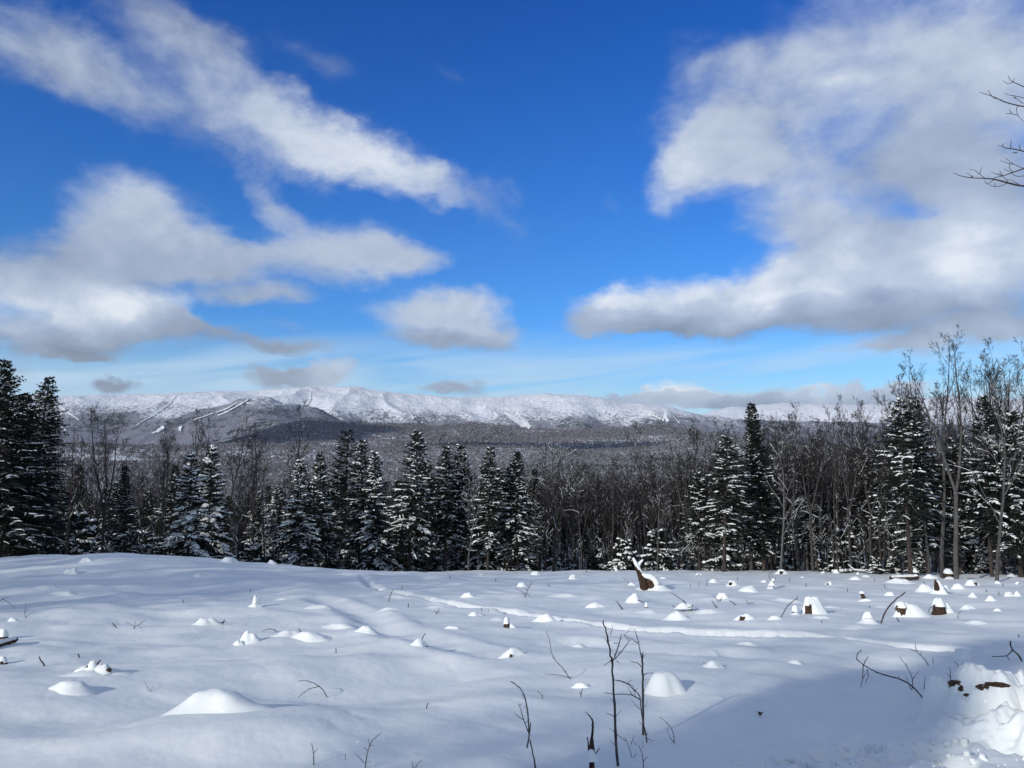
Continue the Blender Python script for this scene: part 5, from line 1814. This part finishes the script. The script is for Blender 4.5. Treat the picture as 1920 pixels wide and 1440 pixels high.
o, q, s = S_((1285, 1146), 'tangle of dark brush with snow on it right of the snow clump', [('stem', [(1299, 1145), (1290, 1134), (1275, 1122), (1258, 1111)], 3, 1.6), ('branch', [(1270, 1143), (1280, 1136), (1292, 1132)], 2.2, 1.2), ('branch', [(1278, 1148), (1287, 1140), (1300, 1136)], 2.2, 1.2), ('branch', [(1284, 1130), (1282, 1124)], 2, 1.1), ('branch', [(1296, 1146), (1300, 1133)], 2, 1), ('branch', [(1272, 1140), (1276, 1134), (1272, 1130)], 2, 1), ('branch', [(1290, 1134), (1302, 1144)], 1.8, 1), ('branch', [(1262, 1136), (1268, 1141)], 2.4, 1.4)], name='brush_tangle', cat='brush')
m, _ = dome(0, 0, 14 * s, 10 * s, 8 * s, 'steep', seed=7, z0=0); kk = m.build('snow_cap', SNOW_CLUMP, o); kk.location = px_curve([(1283, 1138)], q[1])[0] - q
S_((1345, 1140), 'knobbly dark twig with beads of snow right of the brush tangle', [('stem', [(1346, 1141), (1340, 1134), (1335, 1127)], 3, 1.8), ('branch', [(1341, 1136), (1345, 1138)], 2.4, 1.5), ('branch', [(1338, 1130), (1334, 1126)], 2, 1.2)])
S_((1348, 1128), 'v-shaped twig pair beside the small steep mound', [('stem', [(1349, 1128), (1342, 1121), (1337, 1117)], 2, 1.2), ('branch', [(1349, 1128), (1354, 1118)], 1.8, 1)])
S_((1383, 1135), 'short slanting stick below the elongated snow lump', [('stem', [(1384, 1136), (1376, 1131), (1368, 1126)], 3, 1.8)])
S_((1412, 1134), 'bent stick with a hooked end right of the short slanting one', [('stem', [(1404, 1134), (1402, 1129), (1398, 1125)], 2.4, 1.4), ('branch', [(1405, 1132), (1411, 1129), (1415, 1134)], 2, 1.2)])
o, q, s = S_((1445, 1104), 'snow-clad little shrub in the upper right field', [('stem', [(1445, 1105), (1449, 1092), (1450, 1084), (1446, 1077)], 2.2, 1.2), ('branch', [(1448, 1094), (1454, 1087), (1453, 1082)], 1.8, 1), ('branch', [(1447, 1090), (1441, 1080), (1443, 1074), (1450, 1073)], 1.8, 1), ('branch', [(1447, 1098), (1437, 1102)], 1.8, 1)], name='snowy_shrub', cat='shrub')
for (px, py, w) in ((1445, 1104, 14), (1447, 1096, 10), (1450, 1088, 7)):
    m, _ = dome(0, 0, w * s / 2, w * s / 2, w * s * .55, 'steep', seed=px, z0=0, rough=.15); kk = m.build('snow_cap', SNOW_CLUMP, o); kk.location = px_curve([(px, py)], q[1])[0] - q
for (px, py, h, lab) in ((1310, 1100, 10, 'left one of two thin stems in the upper right field'), (1294, 1103, 9, 'right-leaning stem left of two thin stems'), (1325, 1099, 14, 'right one of two thin stems in the upper right field')):
    S_((px, py), lab, [('stem', [(px, py), (px + 1, py - h)], 1.8, 1)])
S_((1180, 1097), 'fine bent grass stem left of the leaning broken trunk', [('stem', [(1184, 1098), (1176, 1090), (1167, 1081)], 1.4, .8)], name='dry_weed', cat='weed')
S_((1191, 1127), 'left twig holding up the round snow clump', [('stem', [(1182, 1142), (1187, 1129), (1193, 1142)], 1.8, 1.2)])
S_((1162, 1143), 'snow-coated slanting stick left of the round snow clump', [('stem', [(1170, 1144), (1163, 1136), (1155, 1127)], 5, 2)])
S_((1205, 1131), 'dark stick jutting right of the round snow clump', [('stem', [(1196, 1125), (1201, 1127), (1207, 1131)], 2.6, 1.4)])
S_((1686, 1166), 'short dark stub between the bowed stick and the dark-faced stump', [('stem', [(1687, 1167), (1684, 1162), (1681, 1158)], 4, 3)])
S_((1795, 1159), 'fine stick right of the brown capped stump', [('stem', [(1794, 1159), (1797, 1151), (1802, 1146)], 2, 1.2)])
S_((1741, 1149), 'thin hooped twig between the two big stumps', [('stem', [(1741, 1149), (1742, 1140), (1748, 1137), (1752, 1138)], 1.8, 1)])
S_((1910, 1195), 'tiny upright stub at the right border', [('stem', [(1910, 1196), (1910, 1189)], 3.4, 2.4)])
S_((1630, 1140), 'tiny twig below the thin leaning stub', [('stem', [(1629, 1140), (1631, 1135)], 2.4, 1.4)])
S_((1335, 1250), 'bent twig at the left of the low mound', [('stem', [(1325, 1250), (1321, 1245), (1319, 1241)], 2.4, 1.4)])
for (px, py, h) in ((902, 1145, 6), (915, 1147, 5), (1540, 1168, 6), (753, 1104, 7), (1480, 1090, 7), (1850, 1110, 6), (1765, 1098, 5), (1030, 1100, 6), (565, 1063, 5), (660, 1069, 5), (1660, 1103, 7), (1690, 1082, 7), (1872, 1116, 7), (1000, 1062, 6), (1100, 1073, 6), (1232, 1072, 6), (1382, 1088, 6), (1510, 1100, 6), (1588, 1110, 7), (1640, 1090, 6), (1733, 1095, 6), (1815, 1088, 6), (1880, 1100, 6), (845, 1085, 6), (930, 1090, 5), (700, 1062, 5), (470, 1110, 6), (345, 1130, 6)):
    S_((px, py), 'very small dark stick tip poking out of the snow', [('stem', [(px, py + 1), (px + _m.uniform(-2, 2), py - h)], 2.6, 1.4)], group='very small stick tips')

# fallen branches at the woods edge, left of the middle row
for (pts, lab, brs) in (([(592, 1052), (585, 1040), (572, 1026), (556, 1010)], 'grey dead trunk leaning at the field edge left of the middle spruces', [[(575, 1029), (560, 1022), (540, 1018), (530, 1010)], [(583, 1042), (560, 1036), (545, 1032), (528, 1030)]]),
                        ([(588, 1054), (570, 1042), (552, 1034), (530, 1032)], 'forked snowy dead bough lying at the field edge left of the middle spruces', [[(560, 1038), (548, 1026), (540, 1016)], [(548, 1034), (530, 1040)]]),
                        ([(742, 1050), (752, 1035), (765, 1020), (772, 1006)], 'thin leaning trunk at the foot of the big central spruce', []),
                        ([(1085, 1024), (1105, 1010), (1122, 1000), (1133, 990)], 'pale fallen bough hanging in the centre thicket', [[(1105, 1010), (1110, 1000)]]),
                        ([(1115, 1046), (1128, 1040), (1150, 1034)], 'snowy log slanting in front of the centre thicket', []),
                        ([(1560, 1073), (1600, 1070), (1640, 1074)], 'fallen snowy trunk at the foot of the right thicket', [[(1600, 1070), (1590, 1060)]]),
                        ([(1680, 1066), (1720, 1062), (1760, 1064)], 'fallen trunk between the right border trunks', [[(1720, 1062), (1735, 1052)]]),
                        ([(1772, 1066), (1795, 1046), (1812, 1028)], 'leaning dead trunk right of the twin-stemmed tree', []),
                        ([(1850, 1070), (1885, 1060), (1925, 1062)], 'snowy fallen trunk at the right border', [[(1885, 1060), (1900, 1048)]]),
                        ([(1595, 1062), (1602, 1040), (1608, 1018)], 'leaning dead pole in the right thicket', [])):
    base = (pts[0][0], pts[0][1] + 1)
    o, q, s = S_(base, lab, [('trunk', pts, 6, 3)] + [('branch', b, 3.5, 1.6) for b in brs], name='fallen_branch', cat='branch', mat=BARK_PALE)
    for ln in [pts] + brs:
        P = smooth_curve(px_curve(ln, q[1])) - q + [0, 0, 2.6 * s]
        m = MB(); m.tube(P, np.linspace(2.4, 1.3, len(P)) * s, 6); m.build('snow_load', SNOW_CLUMP, o)

# ---- the tree whose boughs reach in at the upper right
bx, by = 8.3, 9.0
o = thing('bare_tree', 'bare tree just outside the right border whose boughs reach into the sky at upper right', 'bare tree', (bx, by, gz(bx, by)))
O = np.array([bx, by, gz(bx, by)])
m = MB(); m.tube([(0, 0, -.3), (.03, 0, 2), (-.05, .05, 4.5), (.05, 0, 6.2), (0, .1, 8.3)], [.13, .11, .085, .06, .02], 10); m.build('trunk', BARK, o)


def bough(pts, w0, w1, y0, y1, subs, root=None):
    d = raydir([p[0] for p in pts], [p[1] for p in pts])
    yy = np.linspace(y0, y1, len(pts))
    P = CAM + d * (yy / d[:, 1])[:, None] - O
    if root is not None:
        P = np.concatenate([[root], P])
    Q = smooth_curve(P)
    s = y1 / 1442
    m = MB(); m.tube(Q, np.linspace(w0, w1, len(Q)) * s / 2 * .62, 6)
    for sp in subs:
        dd = raydir([p[0] for p in sp], [p[1] for p in sp])
        i = int(np.argmin([abs(p[0] - sp[0][0]) + abs(p[1] - sp[0][1]) for p in pts]))
        Z = smooth_curve(CAM + dd * ((yy[i] * (1 + np.linspace(0, _m.uniform(-.02, .02), len(sp)))) / dd[:, 1])[:, None] - O)
        m.tube(Z, np.linspace(1.5, .8, len(Z)) * s / 2, 5)
    k = m.build('bough', TWIG_NEAR, o)


bough([(1990, 345), (1945, 349), (1915, 349), (1890, 343), (1865, 336), (1845, 334), (1825, 334), (1800, 330), (1788, 324)], 9, 1.4, 8.9, 8.4,
      [[(1825, 334), (1816, 326), (1811, 324)], [(1845, 333), (1837, 327), (1828, 319), (1817, 317)], [(1837, 326), (1841, 313)], [(1865, 336), (1850, 347), (1845, 335)], [(1890, 343), (1875, 350), (1860, 349), (1849, 343)], [(1890, 341), (1880, 330), (1870, 325)],
       [(1915, 349), (1898, 338), (1884, 336)], [(1824, 333), (1823, 329)], [(1865, 350), (1866, 342)]], root=(-.02, 0, 5.0))
bough([(1985, 295), (1950, 305), (1920, 316), (1900, 323), (1880, 330), (1862, 334)], 7, 2, 8.8, 8.5, [[(1900, 323), (1892, 316), (1893, 306)], [(1880, 330), (1870, 327), (1858, 322)], [(1920, 316), (1900, 308), (1885, 296)], [(1900, 308), (1890, 306), (1875, 301)], [(1880, 330), (1874, 320)], [(1920, 330), (1905, 331), (1893, 322), (1882, 316)]], root=(0, .02, 5.5))
bough([(1980, 290), (1950, 287), (1920, 284), (1900, 279), (1885, 278), (1879, 274), (1872, 273)], 6, 1.3, 8.8, 8.5, [[(1895, 278), (1896, 262)], [(1879, 274), (1882, 269)], [(1915, 283), (1911, 276), (1912, 271)], [(1900, 287), (1910, 286), (1898, 286)]], root=(0, .04, 5.75))
bough([(1985, 205), (1950, 202), (1920, 200), (1900, 196), (1880, 190), (1865, 182), (1850, 177), (1837, 173)], 6, 1.3, 8.9, 8.5, [[(1860, 181), (1855, 173), (1852, 169)], [(1868, 185), (1860, 183)], [(1880, 190), (1877, 186)], [(1910, 198), (1905, 204), (1908, 216), (1919, 228)], [(1908, 216), (1897, 213), (1886, 213)], [(1897, 213), (1892, 205)], [(1920, 184), (1905, 180), (1890, 178), (1884, 175)], [(1905, 181), (1897, 178)], [(1905, 185), (1900, 182)], [(1919, 195), (1910, 188), (1902, 182)]], root=(0, .03, 6.4))
bough([(1980, 178), (1945, 172), (1920, 163), (1905, 156), (1895, 152), (1890, 142)], 5, 1.2, 8.9, 8.6, [[(1900, 154), (1890, 158), (1880, 151)], [(1900, 154), (1902, 147)]], root=(0, .04, 6.7))

# ------------------------------------------------------------------ winter air
def haze():
    x, y0, y1, z0, z1 = 15500, -15500, 15500, -420, 1150
    v = [(-x, y0, z0), (x, y0, z0), (x, y1, z0), (-x, y1, z0), (-x, y0, z1), (x, y0, z1), (x, y1, z1), (-x, y1, z1)]
    m = MB(); m.raw(v, np.array([[0, 3, 2, 1], [4, 5, 6, 7], [0, 1, 5, 4], [1, 2, 6, 5], [2, 3, 7, 6], [3, 0, 4, 7]]))
    mt = bpy.data.materials.new('air'); mt.use_nodes = True
    nt = mt.node_tree; nt.nodes.clear()
    o = nt.nodes.new('ShaderNodeOutputMaterial'); pv = nt.nodes.new('ShaderNodeVolumePrincipled')
    pv.inputs['Color'].default_value = (.80, .87, .97, 1); pv.inputs['Density'].default_value = 1.6e-5; pv.inputs['Anisotropy'].default_value = 0.0
    nt.links.new(pv.outputs[0], o.inputs['Volume'])
    tag(m.build('haze', mt, smooth=False), kind='stuff')


haze()


# ------------------------------------------------------------------ cumulus at the observer's left, outside the picture; its shade lies on the dark foothill
M = Mat('cloud_white', 1.0, 0.0)
M.color((.9, .9, .9))


def cloud(target, alt, a, b, th, rz, seed, label):
    """target: the ground point the cloud shades"""
    t = (alt - target[2]) / SUN_V.z
    p = np.array(target) + np.array(SUN_V) * t
    g = np.random.RandomState(seed)
    u = np.linspace(0, np.pi, 28)[1:-1]; w = np.linspace(0, 2 * np.pi, 56, endpoint=False)
    U, W = np.meshgrid(u, w, indexing='ij')
    x, y, z = np.sin(U) * np.cos(W), np.sin(U) * np.sin(W), np.cos(U)
    n = fbm(x * 1.7 + seed + z, y * 1.7 + z * .7, 5, .55)
    r = 1 + .45 * n
    P = np.stack([x * r * a, y * r * b, np.where(z > 0, z * r * th * (1 + .6 * n), z * th * .35)], -1)
    m = MB(); m.grid(P, wrap=True)
    k = 56; i = np.arange(k)
    m.raw(np.concatenate([P[0], [[0, 0, P[0][:, 2].mean()]]]), np.stack([i, np.full(k, k), np.roll(i, -1)], -1))
    m.raw(np.concatenate([P[-1], [[0, 0, P[-1][:, 2].mean()]]]), np.stack([i, np.roll(i, -1), np.full(k, k)], -1))
    o = m.build('cloud', M.m); o.location = p; o.rotation_euler = (0, 0, rz)
    tag(o, label, 'cloud')


def on_px(px, r):
    a = float(azel(px, 800)[0]); x, y = r * math.sin(a), r * math.cos(a)
    return (x, y, float(all_z(np.array([x]), np.array([y]))[0]))


cloud(on_px(528, 4060), 1800, 500, 560, 130, .2, 3, 'cumulus cloud outside the left of the frame shading the rounded foothill')
cloud(on_px(1010, 3500), 1850, 520, 150, 90, .15, 8, 'long low cumulus cloud outside the left of the frame shading the valley')
